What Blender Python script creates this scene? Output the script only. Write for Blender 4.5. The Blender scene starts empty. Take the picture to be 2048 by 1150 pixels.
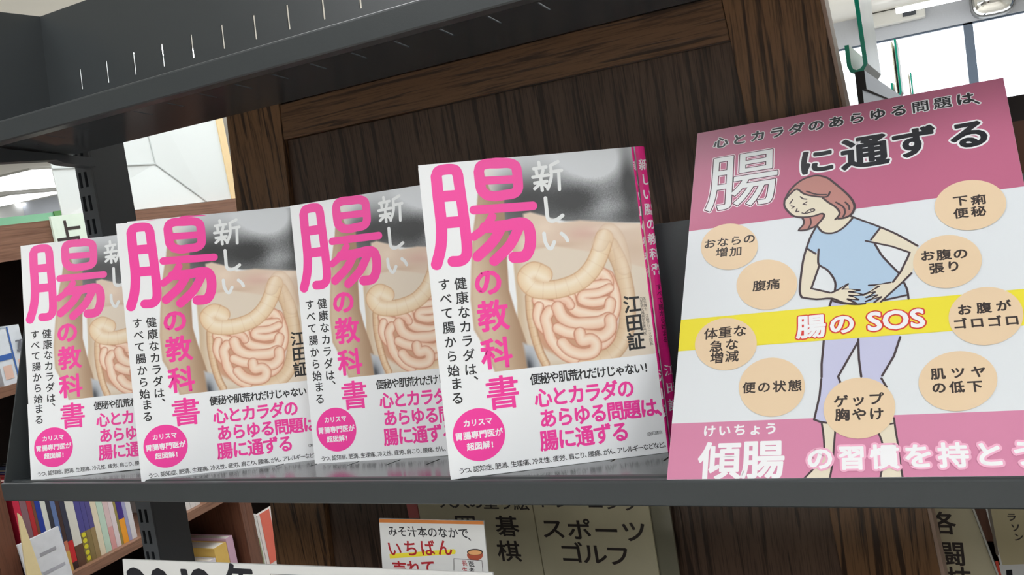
import bpy, math, random
import numpy as np
from mathutils import Vector, Matrix
from mathutils.geometry import tessellate_polygon
random.seed(4)
SC = bpy.context.scene
COL = SC.collection

# ------------------------------------------------------------------ camera
# world: X runs right along the shelf, Y away from the viewer, Z up; all builders work in millimetres
# measured from the camera, which stands 1.25 m above the floor.
R = np.array([[0.8910494750988314, -0.10097231041271032, -0.4425329653890391],
              [0.42281732160139374, -0.16996741193453907, 0.8901329066123208],
              [-0.16509495897791923, -0.9802630623512212, -0.10875653134357119]])
FPX = 1775.0
EYE = 1.25
cam_data = bpy.data.cameras.new('camera')
cam_data.lens = FPX / 2048 * 36.0
cam_data.sensor_width = 36.0
cam_data.clip_start = 0.02
cam_data.clip_end = 100
cam = bpy.data.objects.new('camera', cam_data)
COL.objects.link(cam)
M = Matrix(((R[0][0], -R[0][1], -R[0][2], 0), (R[1][0], -R[1][1], -R[1][2], 0),
            (R[2][0], -R[2][1], -R[2][2], EYE), (0, 0, 0, 1)))
cam.matrix_world = M
SC.camera = cam

# ------------------------------------------------------------------ colour management, world
SC.view_settings.view_transform = 'Standard'
SC.view_settings.look = 'None'
SC.view_settings.exposure = 0.0
SC.view_settings.gamma = 1.0
SC.view_settings.use_curve_mapping = False
w = bpy.data.worlds.new('daylight')
SC.world = w
w.use_nodes = True
w.node_tree.nodes['Background'].inputs[0].default_value = (0.93, 0.97, 1.0, 1)
w.node_tree.nodes['Background'].inputs[1].default_value = 2.6
SC.cycles.use_denoising = True
SC.cycles.max_bounces = 8
SC.cycles.sample_clamp_indirect = 6.0

def V(x, y, z):
    return Vector((x * .001, y * .001, z * .001 + EYE))

def area(name, loc, rot, sx, sy, power, colr=(.97, .99, 1)):
    l = bpy.data.lights.new(name, 'AREA')
    l.shape = 'RECTANGLE'; l.size = sx; l.size_y = sy; l.energy = power; l.color = colr
    o = bpy.data.objects.new(name, l)
    COL.objects.link(o)
    o.location = V(*loc); o.rotation_euler = rot
    return o
# light of the ceiling lamps (their fixtures are built with the ceiling)
area('ceiling_light_front', (-350, -1400, 1290), (math.radians(14), 0, 0), 3.0, 1.4, 62)
area('ceiling_light_side', (1800, -900, 1290), (0, math.radians(25), 0), 1.2, 2.0, 22)
area('ceiling_light_aisle', (-900, 1700, 1300), (0, 0, 0), 1.2, 2.6, 20)
area('ceiling_light_left', (-3600, 2500, 1300), (0, 0, 0), 2.0, 4.0, 34)
area('ceiling_light_back', (-2000, 7500, 1300), (0, 0, 0), 8.0, 4.0, 380)
area('ceiling_light_far', (-11000, 8000, 1300), (0, 0, 0), 6.0, 6.0, 40)

# ------------------------------------------------------------------ helpers
def lin(c):
    return tuple(((v / 255) / 12.92 if v / 255 <= .04045 else ((v / 255 + .055) / 1.055) ** 2.4) for v in c)

MATS = {}
def mat(name, rgb, rough=.5, metal=0., spec=.5, emit=0., noise=None, trans=0., coat=0., bump=None):
    if name in MATS:
        return MATS[name]
    m = bpy.data.materials.new(name)
    m.use_nodes = True
    nt = m.node_tree; b = nt.nodes['Principled BSDF']
    c = (*lin(rgb), 1)
    b.inputs['Base Color'].default_value = c
    b.inputs['Roughness'].default_value = rough
    b.inputs['Metallic'].default_value = metal
    b.inputs['Specular IOR Level'].default_value = spec
    if coat: b.inputs['Coat Weight'].default_value = coat; b.inputs['Coat Roughness'].default_value = .12
    if trans: b.inputs['Transmission Weight'].default_value = trans
    if emit:
        b.inputs['Emission Color'].default_value = c
        b.inputs['Emission Strength'].default_value = emit
    tc = nt.nodes.new('ShaderNodeTexCoord')
    if noise is None: noise = (60., .06)
    if not emit and not trans:
        n = nt.nodes.new('ShaderNodeTexNoise'); n.inputs['Scale'].default_value = noise[0]; n.inputs['Detail'].default_value = 4
        nt.links.new(tc.outputs['Object'], n.inputs['Vector'])
        mx = nt.nodes.new('ShaderNodeMix'); mx.data_type = 'RGBA'
        mx.inputs['A'].default_value = (*[v * (1 - noise[1]) for v in c[:3]], 1)
        mx.inputs['B'].default_value = (*[min(1, v * (1 + noise[1])) for v in c[:3]], 1)
        nt.links.new(n.outputs['Fac'], mx.inputs['Factor'])
        nt.links.new(mx.outputs['Result'], b.inputs['Base Color'])
        if bump:
            n2 = nt.nodes.new('ShaderNodeTexNoise'); n2.inputs['Scale'].default_value = bump[0]
            nt.links.new(tc.outputs['Object'], n2.inputs['Vector'])
            bp = nt.nodes.new('ShaderNodeBump'); bp.inputs['Strength'].default_value = bump[1]; bp.inputs['Distance'].default_value = .0004
            nt.links.new(n2.outputs['Fac'], bp.inputs['Height'])
            nt.links.new(bp.outputs['Normal'], b.inputs['Normal'])
    MATS[name] = m
    return m

def wood(name, dark, base, light, axis='Z', vein=1.0, rough=.42, sc=1.0):
    m = bpy.data.materials.new(name); m.use_nodes = True
    nt = m.node_tree; b = nt.nodes['Principled BSDF']
    tc = nt.nodes.new('ShaderNodeTexCoord')
    def layer(across, along, detail, dist, lo, hi):
        mp = nt.nodes.new('ShaderNodeMapping')
        s = [across * sc] * 3; s['XYZ'.index(axis)] = along * sc
        mp.inputs['Scale'].default_value = s
        nt.links.new(tc.outputs['Object'], mp.inputs['Vector'])
        n = nt.nodes.new('ShaderNodeTexNoise'); n.inputs['Scale'].default_value = 1; n.inputs['Detail'].default_value = detail
        n.inputs['Distortion'].default_value = dist
        nt.links.new(mp.outputs[0], n.inputs['Vector'])
        r = nt.nodes.new('ShaderNodeMapRange'); r.inputs[1].default_value = lo; r.inputs[2].default_value = hi
        nt.links.new(n.outputs['Fac'], r.inputs[0])
        return r.outputs[0]
    broad = layer(20, 2.4, 3, .8, .3, .7)
    veins = layer(210, 9, 3, .35, .54, .62)
    fine = layer(900, 34, 3, 0, .48, .66)
    def mix(f, a, bb, fac=1.):
        mx = nt.nodes.new('ShaderNodeMix'); mx.data_type = 'RGBA'
        if fac != 1.:
            mu = nt.nodes.new('ShaderNodeMath'); mu.operation = 'MULTIPLY'; mu.inputs[1].default_value = fac
            nt.links.new(f, mu.inputs[0]); f = mu.outputs[0]
        nt.links.new(f, mx.inputs['Factor'])
        for k, v in (('A', a), ('B', bb)):
            if isinstance(v, tuple): mx.inputs[k].default_value = (*lin(v), 1)
            else: nt.links.new(v, mx.inputs[k])
        return mx.outputs['Result']
    c = mix(broad, base, light)
    c = mix(veins, c, dark, vein)
    c = mix(fine, c, dark, .55)
    nt.links.new(c, b.inputs['Base Color'])
    b.inputs['Roughness'].default_value = rough
    bp = nt.nodes.new('ShaderNodeBump'); bp.inputs['Strength'].default_value = .35; bp.inputs['Distance'].default_value = .0006
    bp.invert = True
    nt.links.new(veins, bp.inputs['Height']); nt.links.new(bp.outputs['Normal'], b.inputs['Normal'])
    MATS[name] = m
    return m

class MB:
    """collects faces (in mm) and links them as one mesh object"""
    def __init__(s): s.v = []; s.f = []; s.m = []
    def face(s, pts, mi=0):
        n = len(s.v); s.v += [tuple(p) for p in pts]; s.f.append(tuple(range(n, n + len(pts)))); s.m.append(mi)
    def box(s, x0, x1, y0, y1, z0, z1, mi=0):
        n = len(s.v)
        s.v += [(x, y, z) for z in (z0, z1) for (x, y) in ((x0, y0), (x1, y0), (x1, y1), (x0, y1))]
        for f in ((3, 2, 1, 0), (4, 5, 6, 7), (0, 1, 5, 4), (1, 2, 6, 5), (2, 3, 7, 6), (3, 0, 4, 7)):
            s.f.append(tuple(n + i for i in f)); s.m.append(mi)
    def prism(s, a, b, mi=0):
        """solid between two matching outlines"""
        n = len(s.v); k = len(a); s.v += [tuple(p) for p in a] + [tuple(p) for p in b]
        s.f.append(tuple(n + i for i in range(k))); s.m.append(mi)
        s.f.append(tuple(n + k + i for i in reversed(range(k)))); s.m.append(mi)
        for i in range(k):
            j = (i + 1) % k
            s.f.append((n + j, n + i, n + k + i, n + k + j)); s.m.append(mi)
    def build(s, name, mats, parent=None, world=True, off=(0, 0, 0), mesh_only=False, smooth=False):
        me = bpy.data.meshes.new(name)
        e = EYE if world else 0
        me.from_pydata([((x - off[0]) * .001, (y - off[1]) * .001, (z - off[2]) * .001) for x, y, z in s.v], [], s.f)
        if not isinstance(mats, (list, tuple)): mats = [mats]
        for m_ in mats: me.materials.append(m_)
        me.polygons.foreach_set('material_index', s.m)
        if smooth: me.polygons.foreach_set('use_smooth', [True] * len(s.f))
        me.update()
        if mesh_only: return me
        o = bpy.data.objects.new(name, me); COL.objects.link(o)
        if parent is None: o.location = V(*off)
        else:
            o.parent = parent
            o.location = V(*off) - parent.location if world else Vector(off) * .001
        return o

def bevel(o, wdt, seg=2):
    m_ = o.modifiers.new('edge', 'BEVEL'); m_.width = wdt * .001; m_.segments = seg; m_.limit_method = 'ANGLE'
    return o

def thing(name, loc, label, cat, group=None, matrix=None):
    o = bpy.data.objects.new(name, None); COL.objects.link(o); o.empty_display_size = .02
    if matrix is None: o.location = V(*loc)
    else: o.matrix_world = matrix
    return tag(o, label, cat, group)
def tag(o, label, cat, group=None):
    o['label'] = label; o['category'] = cat
    if group: o['group'] = group
    return o
def struct(o): o['kind'] = 'structure'; return o
def link(name, me, parent, loc=None):
    o = bpy.data.objects.new(name, me); COL.objects.link(o); o.parent = parent
    if loc is not None: o.location = loc
    return o

# ---- printing: flat inked shapes on a sheet (x right, z up, y towards the sheet's back)
_tc = bpy.data.curves.new('type', 'FONT'); _tc.dimensions = '2D'; _tc.fill_mode = 'BOTH'; _tc.resolution_u = 3
_to = bpy.data.objects.new('type', _tc); COL.objects.link(_to)
GL = {}
def glyph_data(ch):
    if ch in GL: return GL[ch]
    _tc.body = ch
    dg = bpy.context.evaluated_depsgraph_get(); dg.update()
    me = _to.evaluated_get(dg).to_mesh()
    vs = [(v.co.x, v.co.y) for v in me.vertices]
    fs = [tuple(p.vertices) for p in me.polygons]
    cnt = {}
    for f in fs:
        for i in range(len(f)):
            e = (f[i], f[(i + 1) % len(f)]); k = (min(e), max(e)); cnt[k] = cnt.get(k, 0) + 1
    bd = [k for k, c in cnt.items() if c == 1]
    wide = ord(ch) > 0x2000
    wd = 1.0 if wide else (max([v[0] for v in vs] or [.5]) + .04)
    _to.evaluated_get(dg).to_mesh_clear()
    GL[ch] = (vs, fs, bd, wd)
    return GL[ch]

class Ink:
    def __init__(s, mp, y0=-.06):
        s.mp = mp; s.y0 = y0; s.mb = MB(); s.mats = []; s.k = 0
    def mi(s, m):
        if m not in s.mats: s.mats.append(m)
        return s.mats.index(m)
    def y(s, layer):
        s.k = (s.k + 1) % 34
        return s.y0 - layer * .03 - s.k * .0008
    def poly_mm(s, pts, m, layer=0):
        y = s.y(layer)
        for t in tessellate_polygon([[Vector((p[0], p[1], 0)) for p in pts]]):
            a, b, c = [pts[i] for i in t]
            if (b[0] - a[0]) * (c[1] - a[1]) - (b[1] - a[1]) * (c[0] - a[0]) < 0: b, c = c, b
            s.mb.face([(q[0], y, q[1]) for q in (a, b, c)], s.mi(m))
    def poly(s, pts, m, layer=0): s.poly_mm([s.mp(*p) for p in pts], m, layer)
    def disc_mm(s, c, r, m, layer=0, n=10, rz=None):
        y = s.y(layer); rz = rz or r
        s.mb.face([(c[0] + r * math.cos(2 * math.pi * i / n), y, c[1] + rz * math.sin(2 * math.pi * i / n)) for i in range(n)], s.mi(m))
    def ellipse(s, px, py, rx, ry, m, layer=0, rot=0, n=48):
        cr, sr = math.cos(rot), math.sin(rot)
        s.poly([(px + rx * math.cos(a) * cr - ry * math.sin(a) * sr, py + rx * math.cos(a) * sr + ry * math.sin(a) * cr) for a in [2 * math.pi * i / n for i in range(n)]], m, layer)
    def seg_mm(s, a, b, wd, m, layer):
        dx, dz = b[0] - a[0], b[1] - a[1]; L = math.hypot(dx, dz)
        if L < 1e-6: return
        nx, nz = -dz / L * wd / 2, dx / L * wd / 2; y = s.y(layer)
        s.mb.face([(a[0] - nx, y, a[1] - nz), (b[0] - nx, y, b[1] - nz), (b[0] + nx, y, b[1] + nz), (a[0] + nx, y, a[1] + nz)], s.mi(m))
    def stroke_mm(s, pts, wd, m, layer=0, closed=False, nj=10):
        P = [pts[0]]
        for p in pts[1:]:
            if math.hypot(p[0] - P[-1][0], p[1] - P[-1][1]) > 1e-3: P.append(p)
        if closed and math.hypot(P[0][0] - P[-1][0], P[0][1] - P[-1][1]) < 1e-3: P.pop()
        n = len(P); y = s.y(layer); mi = s.mi(m); h = wd / 2
        if n < 2: return
        L = []; Rr = []; sharp = []
        for i in range(n):
            a = P[i - 1] if (closed or i) else None; b = P[(i + 1) % n] if (closed or i < n - 1) else None
            def nrm(u, v): d = math.hypot(v[0] - u[0], v[1] - u[1]); return (-(v[1] - u[1]) / d, (v[0] - u[0]) / d)
            n1 = nrm(a, P[i]) if a else nrm(P[i], b); n2 = nrm(P[i], b) if b else n1
            mx, mz = n1[0] + n2[0], n1[1] + n2[1]; d = math.hypot(mx, mz)
            if d < .9: sharp.append(P[i]); mx, mz, k = n2[0], n2[1], 1
            else: mx, mz, k = mx / d, mz / d, min(2 / d, 1.6)
            if d < 1.7 and P[i] not in sharp: sharp.append(P[i])
            L.append((P[i][0] + mx * h * k, P[i][1] + mz * h * k)); Rr.append((P[i][0] - mx * h * k, P[i][1] - mz * h * k))
        for i in range(n if closed else n - 1):
            j = (i + 1) % n
            s.mb.face([(q[0], y, q[1]) for q in (Rr[i], Rr[j], L[j], L[i])], mi)
        if not closed:
            for p, q in ((P[0], P[1]), (P[-1], P[-2])):
                a0 = math.atan2(p[1] - q[1], p[0] - q[0]); m_ = max(6, nj)
                s.mb.face([(p[0] + h * math.cos(a0 - math.pi / 2 + math.pi * i / m_), y, p[1] + h * math.sin(a0 - math.pi / 2 + math.pi * i / m_)) for i in range(m_ + 1)], mi)
        for p in sharp: s.disc_mm(p, h, m, layer, nj)
    def stroke(s, pts, wpx, m, layer=0, closed=False, smooth=0, nj=10):
        if smooth: pts = spline(pts, smooth, closed)
        q = [s.mp(*p) for p in pts]; c = pts[len(pts) // 2]
        a, b = s.mp(c[0], c[1] - wpx / 2), s.mp(c[0], c[1] + wpx / 2)
        s.stroke_mm(q, math.hypot(a[0] - b[0], a[1] - b[1]), m, layer, closed, nj)
    def glyph_mm(s, ch, cx, cz, size, m, layer=0, bold=0., sx=1., only_edge=False, shear=0.):
        vs, fs, bd, wd = glyph_data(ch)
        P = [(cx + ((x - wd / 2) + shear * (z - .38)) * size * sx, cz + (z - .38) * size) for x, z in vs]
        if not only_edge:
            y = s.y(layer); n = len(s.mb.v); s.mb.v += [(p[0], y, p[1]) for p in P]
            for f in fs: s.mb.f.append(tuple(n + i for i in f)); s.mb.m.append(s.mi(m))
        if bold:
            for i, j in bd: s.seg_mm(P[i], P[j], bold, m, layer)
            for i in {i for e in bd for i in e}: s.disc_mm(P[i], bold / 2, m, layer, 8 if bold > .3 else 6)
        return wd
    def size(s, px, py, wpx):
        a, b = s.mp(px - wpx / 2, py), s.mp(px + wpx / 2, py)
        return math.hypot(a[0] - b[0], a[1] - b[1])
    def row(s, txt, p0, p1, wpx, m, layer=0, bold=0., hs=1., edge=None):
        """letters centred from p0 to p1 (photo-measured spots on the sheet)"""
        a, b = s.mp(*p0), s.mp(*p1)
        sz = s.size((p0[0] + p1[0]) / 2, (p0[1] + p1[1]) / 2, wpx)
        n = len(txt)
        for i, ch in enumerate(txt):
            if ch in ' \u3000': continue
            t = i / (n - 1) if n > 1 else 0
            x, z = a[0] + (b[0] - a[0]) * t, a[1] + (b[1] - a[1]) * t
            if edge: s.glyph_mm(ch, x, z, sz * hs, edge[0], layer, edge[1], 1 / hs)
            s.glyph_mm(ch, x, z, sz * hs, m, layer + (1 if edge else 0), bold, 1 / hs)
    def column(s, txt, p0, p1, wpx, m, layer=0, bold=0.): s.row(txt, p0, p1, wpx, m, layer, bold)
    def build(s, name, parent=None, mesh_only=False, off=(0, 0, 0), world=False):
        return s.mb.build(name, s.mats, parent, world, off, mesh_only)

def spline(pts, n=6, closed=False):
    P = [np.array(p, float) for p in pts]; out = []
    N = len(P); rng = range(N if closed else N - 1)
    for i in rng:
        p0 = P[(i - 1) % N] if closed or i > 0 else P[0]; p1 = P[i]; p2 = P[(i + 1) % N]
        p3 = P[(i + 2) % N] if closed or i + 2 < N else P[-1]
        for k in range(n):
            t = k / n
            out.append(tuple(.5 * ((2 * p1) + (-p0 + p2) * t + (2 * p0 - 5 * p1 + 4 * p2 - p3) * t * t + (-p0 + 3 * p1 - 3 * p2 + p3) * t ** 3)))
    if not closed: out.append(tuple(P[-1]))
    return out
def hom(H):
    H = np.array(H)
    def f(px, py):
        q = H @ np.array([px, py, 1.]); return (q[0] / q[2], q[1] / q[2])
    return f
def ray(px, py): return R @ np.array([px - 1024, py - 575, FPX])
def on_y(px, py, y): d = ray(px, py); return d * y / d[1]
def on_x(px, py, x): d = ray(px, py); return d * x / d[0]
def sheet_y(Y, x0=0, z0=0):
    """measures a spot on an upright card standing at depth Y"""
    def f(px, py): q = on_y(px, py, Y); return (q[0] - x0, q[2] - z0)
    return f

# ------------------------------------------------------------------ materials
steel = mat('charcoal powder coated steel', (60, 64, 66), .30, 0, .5, noise=(900, .05), bump=(1800, .12))
steel_gloss = mat('glossy shelf floor steel', (56, 60, 63), .17, 0, .6, noise=(900, .05))
steel_dark = mat('dark upright steel', (72, 76, 80), .38, 0, .5, noise=(900, .05), bump=(1500, .15))
paper = mat('white coated paper', (236, 238, 240), .34, 0, .45, noise=(8, .01))
page = mat('page edges', (236, 232, 222), .8, noise=(500, .08))
pink = mat('pink ink', (244, 64, 160), .34, 0, .45, noise=(8, .01))
pink_spine = mat('magenta spine ink', (222, 34, 130), .34, 0, .45, noise=(8, .01))
black_ink = mat('black ink', (32, 32, 34), .4, noise=(8, .01))
white_ink = mat('white ink', (240, 240, 242), .34, noise=(8, .01))
pale_ink = mat('pale grey ink', (228, 230, 230), .34, noise=(8, .01))
oak_v = wood('dark oak upright grain', (46, 29, 18), (122, 88, 59), (136, 100, 68), 'Z', .9)
oak_h = wood('dark oak rail grain', (46, 29, 18), (108, 76, 52), (124, 90, 62), 'X', .8)
oak_panel = wood('walnut stained panel', (42, 31, 26), (90, 70, 58), (108, 85, 70), 'Z', .75)
pale_wood = mat('pale bare wood edge', (176, 150, 134), .4, noise=(40, .12))
brown_board = wood('brown laminated board', (92, 62, 48), (126, 92, 74), (138, 102, 82), 'Y', .25, sc=.4)
brown_board_v = wood('brown laminated upright', (70, 42, 32), (98, 62, 46), (112, 72, 54), 'Z', .25, sc=.4)
dark_board = mat('black brown case interior', (40, 30, 28), .6)
wall_m = mat('white wall paint', (226, 226, 222), .7, noise=(3, .03))
ceil_m = mat('pale grey ceiling board', (228, 226, 220), .8, noise=(2, .04))
floor_m = mat('beige floor tiles', (196, 192, 184), .5, noise=(4, .1))
lamp_glow = mat('lit fluorescent tube', (250, 252, 255), emit=10.)
far_glow = mat('lit far fluorescent tube', (250, 252, 255), emit=3.)
acrylic = mat('clear acrylic', (232, 240, 240), .06, trans=1.)
green_edge = mat('green tinted acrylic edge', (20, 168, 140), .2, spec=.6)
grey_frost = mat('frosted acrylic face', (205, 212, 206), .35, noise=(14, .12))

# ------------------------------------------------------------------ the room
mb = MB(); mb.box(-16500, 5000, -4000, 12000, -1270, -1250); struct(mb.build('floor', floor_m))
mb = MB(); mb.box(-16500, 5000, -4000, 12000, 1350, 1370); struct(mb.build('ceiling', ceil_m))
mb = MB(); mb.box(-16520, -16500, -4000, 12000, -1250, 1350); struct(mb.build('wall_left', wall_m))
mb = MB(); mb.box(5000, 5020, -4000, 12000, -1250, 1350); struct(mb.build('wall_right', wall_m))
mb = MB(); mb.box(-16500, 5000, -4020, -4000, -1250, 1350); struct(mb.build('wall_front', wall_m))
mb = MB()
WX0, WX1, WZ = -1500, 4000, 1031
mb.box(-16500, WX0, 12000, 12200, -1250, 1350)
mb.box(WX1, 5000, 12000, 12200, -1250, 1350)
mb.box(WX0, WX1, 12000, 12200, WZ, 1350)
mb.box(WX0, WX1, 12000, 12200, -1250, -1000)
struct(mb.build('wall_back', mat('grey white pelmet', (196, 200, 208), .6)))
frame_m = mat('slate grey window frame', (84, 100, 120), .4)
wn = bpy.data.objects.new('window_1', None); COL.objects.link(wn); wn.location = V(WX0, 12080, -1000); struct(wn)
def part(name, m_, x0, x1, y0, y1, z0, z1, parent, bev=0):
    b = MB(); b.box(x0, x1, y0, y1, z0, z1)
    o = b.build(name, m_, parent, off=((x0 + x1) / 2, (y0 + y1) / 2, z0))
    if bev: bevel(o, bev)
    return o
for x in (420, 1700, 2950): part('mullion', frame_m, x, x + 100, 12060, 12140, -1000, WZ, wn)
part('window_head', frame_m, WX0, WX1, 12060, 12140, WZ - 20, WZ, wn)
part('window_sill', frame_m, WX0, WX1, 12060, 12140, -1000, -950, wn)
glass = mat('window glass', (250, 252, 255), .0, trans=1.)
for x0, x1 in ((WX0, 420), (520, 1700), (1800, 2950), (3050, WX1)): part('pane', glass, x0, x1, 12095, 12101, -950, WZ - 20, wn)

# ceiling lamps
LAMPS = [(-4650, 4750, 260, 1300, 'fluorescent ceiling lamp glinting through the slots of the upper shelf'),
         (-350, -1400, 3000, 1200, 'wide ceiling lamp panel over the aisle in front of the shelf'),
         (1800, -900, 1000, 1600, 'ceiling lamp panel to the right of the shelf'),
         (-900, 1700, 900, 2200, 'ceiling lamp panel behind the shelf')]
FAR = [((40, 166), (351, 375), 'long fluorescent lamp strip just left of the slotted post'), ((-30, 34), (347, 384), 'uppermost fluorescent lamp at the left edge of the photo'),
       ((-30, 37), (395, 415), 'middle fluorescent lamp at the left edge of the photo'), ((-30, 38), (425, 445), 'lowest fluorescent lamp at the left edge of the photo')]
for (xa, xb), (ya, yb), lb in FAR:
    c = [ray(x, y) for x, y in ((xa, (ya + yb) / 2), (xb, (ya + yb) / 2), ((xa + xb) / 2, ya), ((xa + xb) / 2, yb))]
    c = [d * 1300 / d[2] for d in c]
    x0, x1 = sorted((c[2][0], c[3][0])); y0, y1 = sorted((c[0][1], c[1][1])); x0 = max(x0, -16400); y1 = min(y1, 11900)
    t = thing('ceiling_lamp', ((x0 + x1) / 2, (y0 + y1) / 2, 1350), lb, 'ceiling lamp')
    b = Vector(((x0 + x1) / 2, (y0 + y1) / 2, 1350))
    LAMPS.append((b.x, b.y, x1 - x0, y1 - y0, t))
hs_m = mat('white lamp housing', (235, 235, 232), .5)
for i, (x, y, sx, sy, lb) in enumerate(LAMPS):
    t = thing('ceiling_lamp', (x, y, 1350), lb, 'ceiling lamp') if isinstance(lb, str) else lb
    part('lamp_housing', hs_m, x - sx / 2, x + sx / 2, y - sy / 2, y + sy / 2, 1325, 1350, t)
    n = 3 if sx > 500 and isinstance(lb, str) else 1
    hw = 70 if isinstance(lb, str) else sx / 2 - 15
    for k in range(n):
        cx = x + (k - (n - 1) / 2) * sx / n
        part('tube', lamp_glow if isinstance(lb, str) else far_glow, cx - hw, cx + hw, y - sy / 2 + 40, y + sy / 2 - 40, 1296, 1325, t)

# ------------------------------------------------------------------ the display shelf bins
SX0, SX1 = -765.0, 135.0
PITCH = 300.0
SL = .14
def cells(us, ts, holes):
    for i in range(len(us) - 1):
        for j in range(len(ts) - 1):
            u, t = (us[i] + us[i + 1]) / 2, (ts[j] + ts[j + 1]) / 2
            yield i, j, any(a < u < b and c < t < d for a, b, c, d in holes)
def slotted(mb, umax, tmax, umin, tmin, holes, f, th):
    """sheet with real slots; f(u,t,side) -> xyz"""
    us = sorted({umin, umax} | {v for h in holes for v in h[:2]}); ts = sorted({tmin, tmax} | {v for h in holes for v in h[2:]})
    H = {(i, j): h for i, j, h in cells(us, ts, holes)}
    for (i, j), h in H.items():
        if h: continue
        q = [(us[i], ts[j]), (us[i + 1], ts[j]), (us[i + 1], ts[j + 1]), (us[i], ts[j + 1])]
        mb.face([f(*p, 0) for p in q]); mb.face([f(*p, th) for p in reversed(q)])
        for (di, dj, a, b) in ((0, -1, 0, 1), (1, 0, 1, 2), (0, 1, 2, 3), (-1, 0, 3, 0)):
            if H.get((i + di, j + dj), True): mb.face([f(*q[b], 0), f(*q[a], 0), f(*q[a], th), f(*q[b], th)])
SLOTX = [-753 + 36 * k for k in range(25) if not k == 0]
def shelf_bin(z, ztop, label):
    t = thing('display_shelf', (SX0, 540, z), label, 'shelf', 'charcoal steel display shelves')
    o0 = (SX0, 540, z)
    # floor of the bin with slots
    mb = MB()
    holes = [(x - .9, x + .9, 531, 550) for x in SLOTX]
    slotted(mb, SX1, 602, SX0, 492, holes, lambda u, y, s: (u, y, z - SL * (y - 476) - s), .8)
    mb.build('shelf_floor', steel_gloss, t, off=o0)
    # folded front lip with a bead
    prof = [(492, -2.24), (490.6, -2.9), (489.2, -1.4), (487.6, -.7), (485.6, -.9), (484, -2.6), (482, -2.7), (480.6, -.7), (479, 0), (477.4, 0), (476.3, -.5), (476, -1.6), (476, -15.2), (477, -16.2), (490, -16.2), (490, -15), (478, -14.8), (477.4, -13.8), (477.4, -4), (480, -4.4), (486, -4.4), (489, -4.6), (490.5, -4.6), (492, -3.6)]
    mb = MB(); mb.prism([(SX0, y, z + q) for y, q in prof], [(SX1, y, z + q) for y, q in prof])
    o = mb.build('front_lip', steel, t, off=o0)
    # back panel, leaning
    zb = z - SL * 126
    L = ztop - zb; ln = .12
    mb = MB()
    holes = [(x - 1.1, x + 1.1, 56.5, 77) for x in SLOTX]
    slotted(mb, SX1, L, SX0, 0, holes, lambda u, q, s: (u, 602 + ln * q + s, zb + q), 1.2)
    mb.build('back_panel', steel, t, off=o0)
    for x in (SX0, SX1 - 1.5):
        a = [(x, 478, z - 3), (x, 534, ztop), (x, 602 + ln * L + 1, ztop), (x, 603, zb - 1), (x, 530, z - SL * 54 - 1)]
        mb = MB(); mb.prism(a, [(p[0] + 1.5, p[1], p[2]) for p in a])
        mb.build('end_panel', steel, t, off=o0)
    # bracket arm under the left end
    for x in (-752, 116):
        a = [(x, 496, z - 6), (x, 624, z - 22), (x, 624, z - 31), (x, 590, z - 26), (x, 582, z - 22.5), (x, 500, z - 22.5)]
        mb = MB(); mb.prism(a, [(p[0] + 14, p[1], p[2]) for p in a])
        mb.build('bracket_arm', steel_dark, t, off=o0)
    return t
shelf_bin(120, 240, 'charcoal steel shelf bin across the top of the photo, empty, with slots glinting')
shelf_bin(-180, -42, 'charcoal steel shelf bin holding the gut books and the pink sign')
shelf_bin(-480, -342, 'lowest charcoal steel shelf bin holding the white and orange cards')

# posts
post_me = None
for x0, lb in ((-766, 'dark grey slotted steel post left of the wooden panel'), (101, 'dark grey slotted steel post beyond the right end of the shelf')):
    t = thing('shelf_post', (x0, 623, -1250), lb, 'post')
    mb = MB()
    hs = []
    z = -1200
    while z < 130:
        zz = z + 8
        hs += [(3, 7, zz, zz + 15), (11, 15, zz, zz + 15)]; z += 23.4
    # front face in two columns of slots
    slotted(mb, 22, 166, 0, -1250, hs, lambda u, q, s: (x0 + u, 623 + s, q), 2)
    lean = lambda m_: setattr(m_, 'v', [(x + (z - 111) * .0568 * (1 if x0 < 0 else 0), y, z) for x, y, z in m_.v])
    lean(mb)
    mb.build('slotted_face', steel_dark, t, off=(x0, 623, -1250))
    mb = MB(); mb.box(x0 + 20, x0 + 22, 625, 668, -1250, 166); mb.box(x0, x0 + 2, 625, 668, -1250, 166); mb.box(x0, x0 + 22, 666, 668, -1250, 166)
    lean(mb)
    bevel(mb.build('post_body', steel_dark, t, off=(x0, 623, -1250)), .6)

# ------------------------------------------------------------------ wooden frame-and-panel board behind the shelf
WS = 700 / 672.
def edge_left(z): return -607 * WS + (z - 112 * WS) * (44 / 389.)
def edge_lin(z): return -545 * WS + (z - 80 * WS) * (36 / 356.)
def edge_rin(z): return -128 * WS - (z - 109 * WS) * (27 / 386.)
def edge_rout(z): return -62 * WS - (z - 93 * WS) * (29 / 369.)
t = thing('wooden_panel', (-340, 715, -1250), 'dark oak frame-and-panel board standing behind the shelf', 'panel')
off = (-340, 715, -1250)
def slab(name, m_, xa, xb, z0, z1, y0, y1, bev=.8):
    a = [(xa(z0), y0, z0), (xb(z0), y0, z0), (xb(z1), y0, z1), (xa(z1), y0, z1)]
    mb = MB(); mb.prism(list(a), [(p[0], y1, p[2]) for p in a])
    return bevel(mb.build(name, m_, t, off=off), bev)
ZT = 158
slab('left_stile', oak_v, edge_left, edge_lin, -1250, ZT, 700, 726)
slab('right_stile', oak_v, edge_rin, edge_rout, -1250, ZT, 700, 726)
slab('edge_strip', pale_wood, edge_rout, lambda z: edge_rout(z) + 3, -1250, ZT, 701, 734, .4)
slab('top_rail', oak_h, lambda z: edge_lin(z) + .5, lambda z: edge_rin(z) - .5, 83.8, 117.5, 701, 724)
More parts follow.
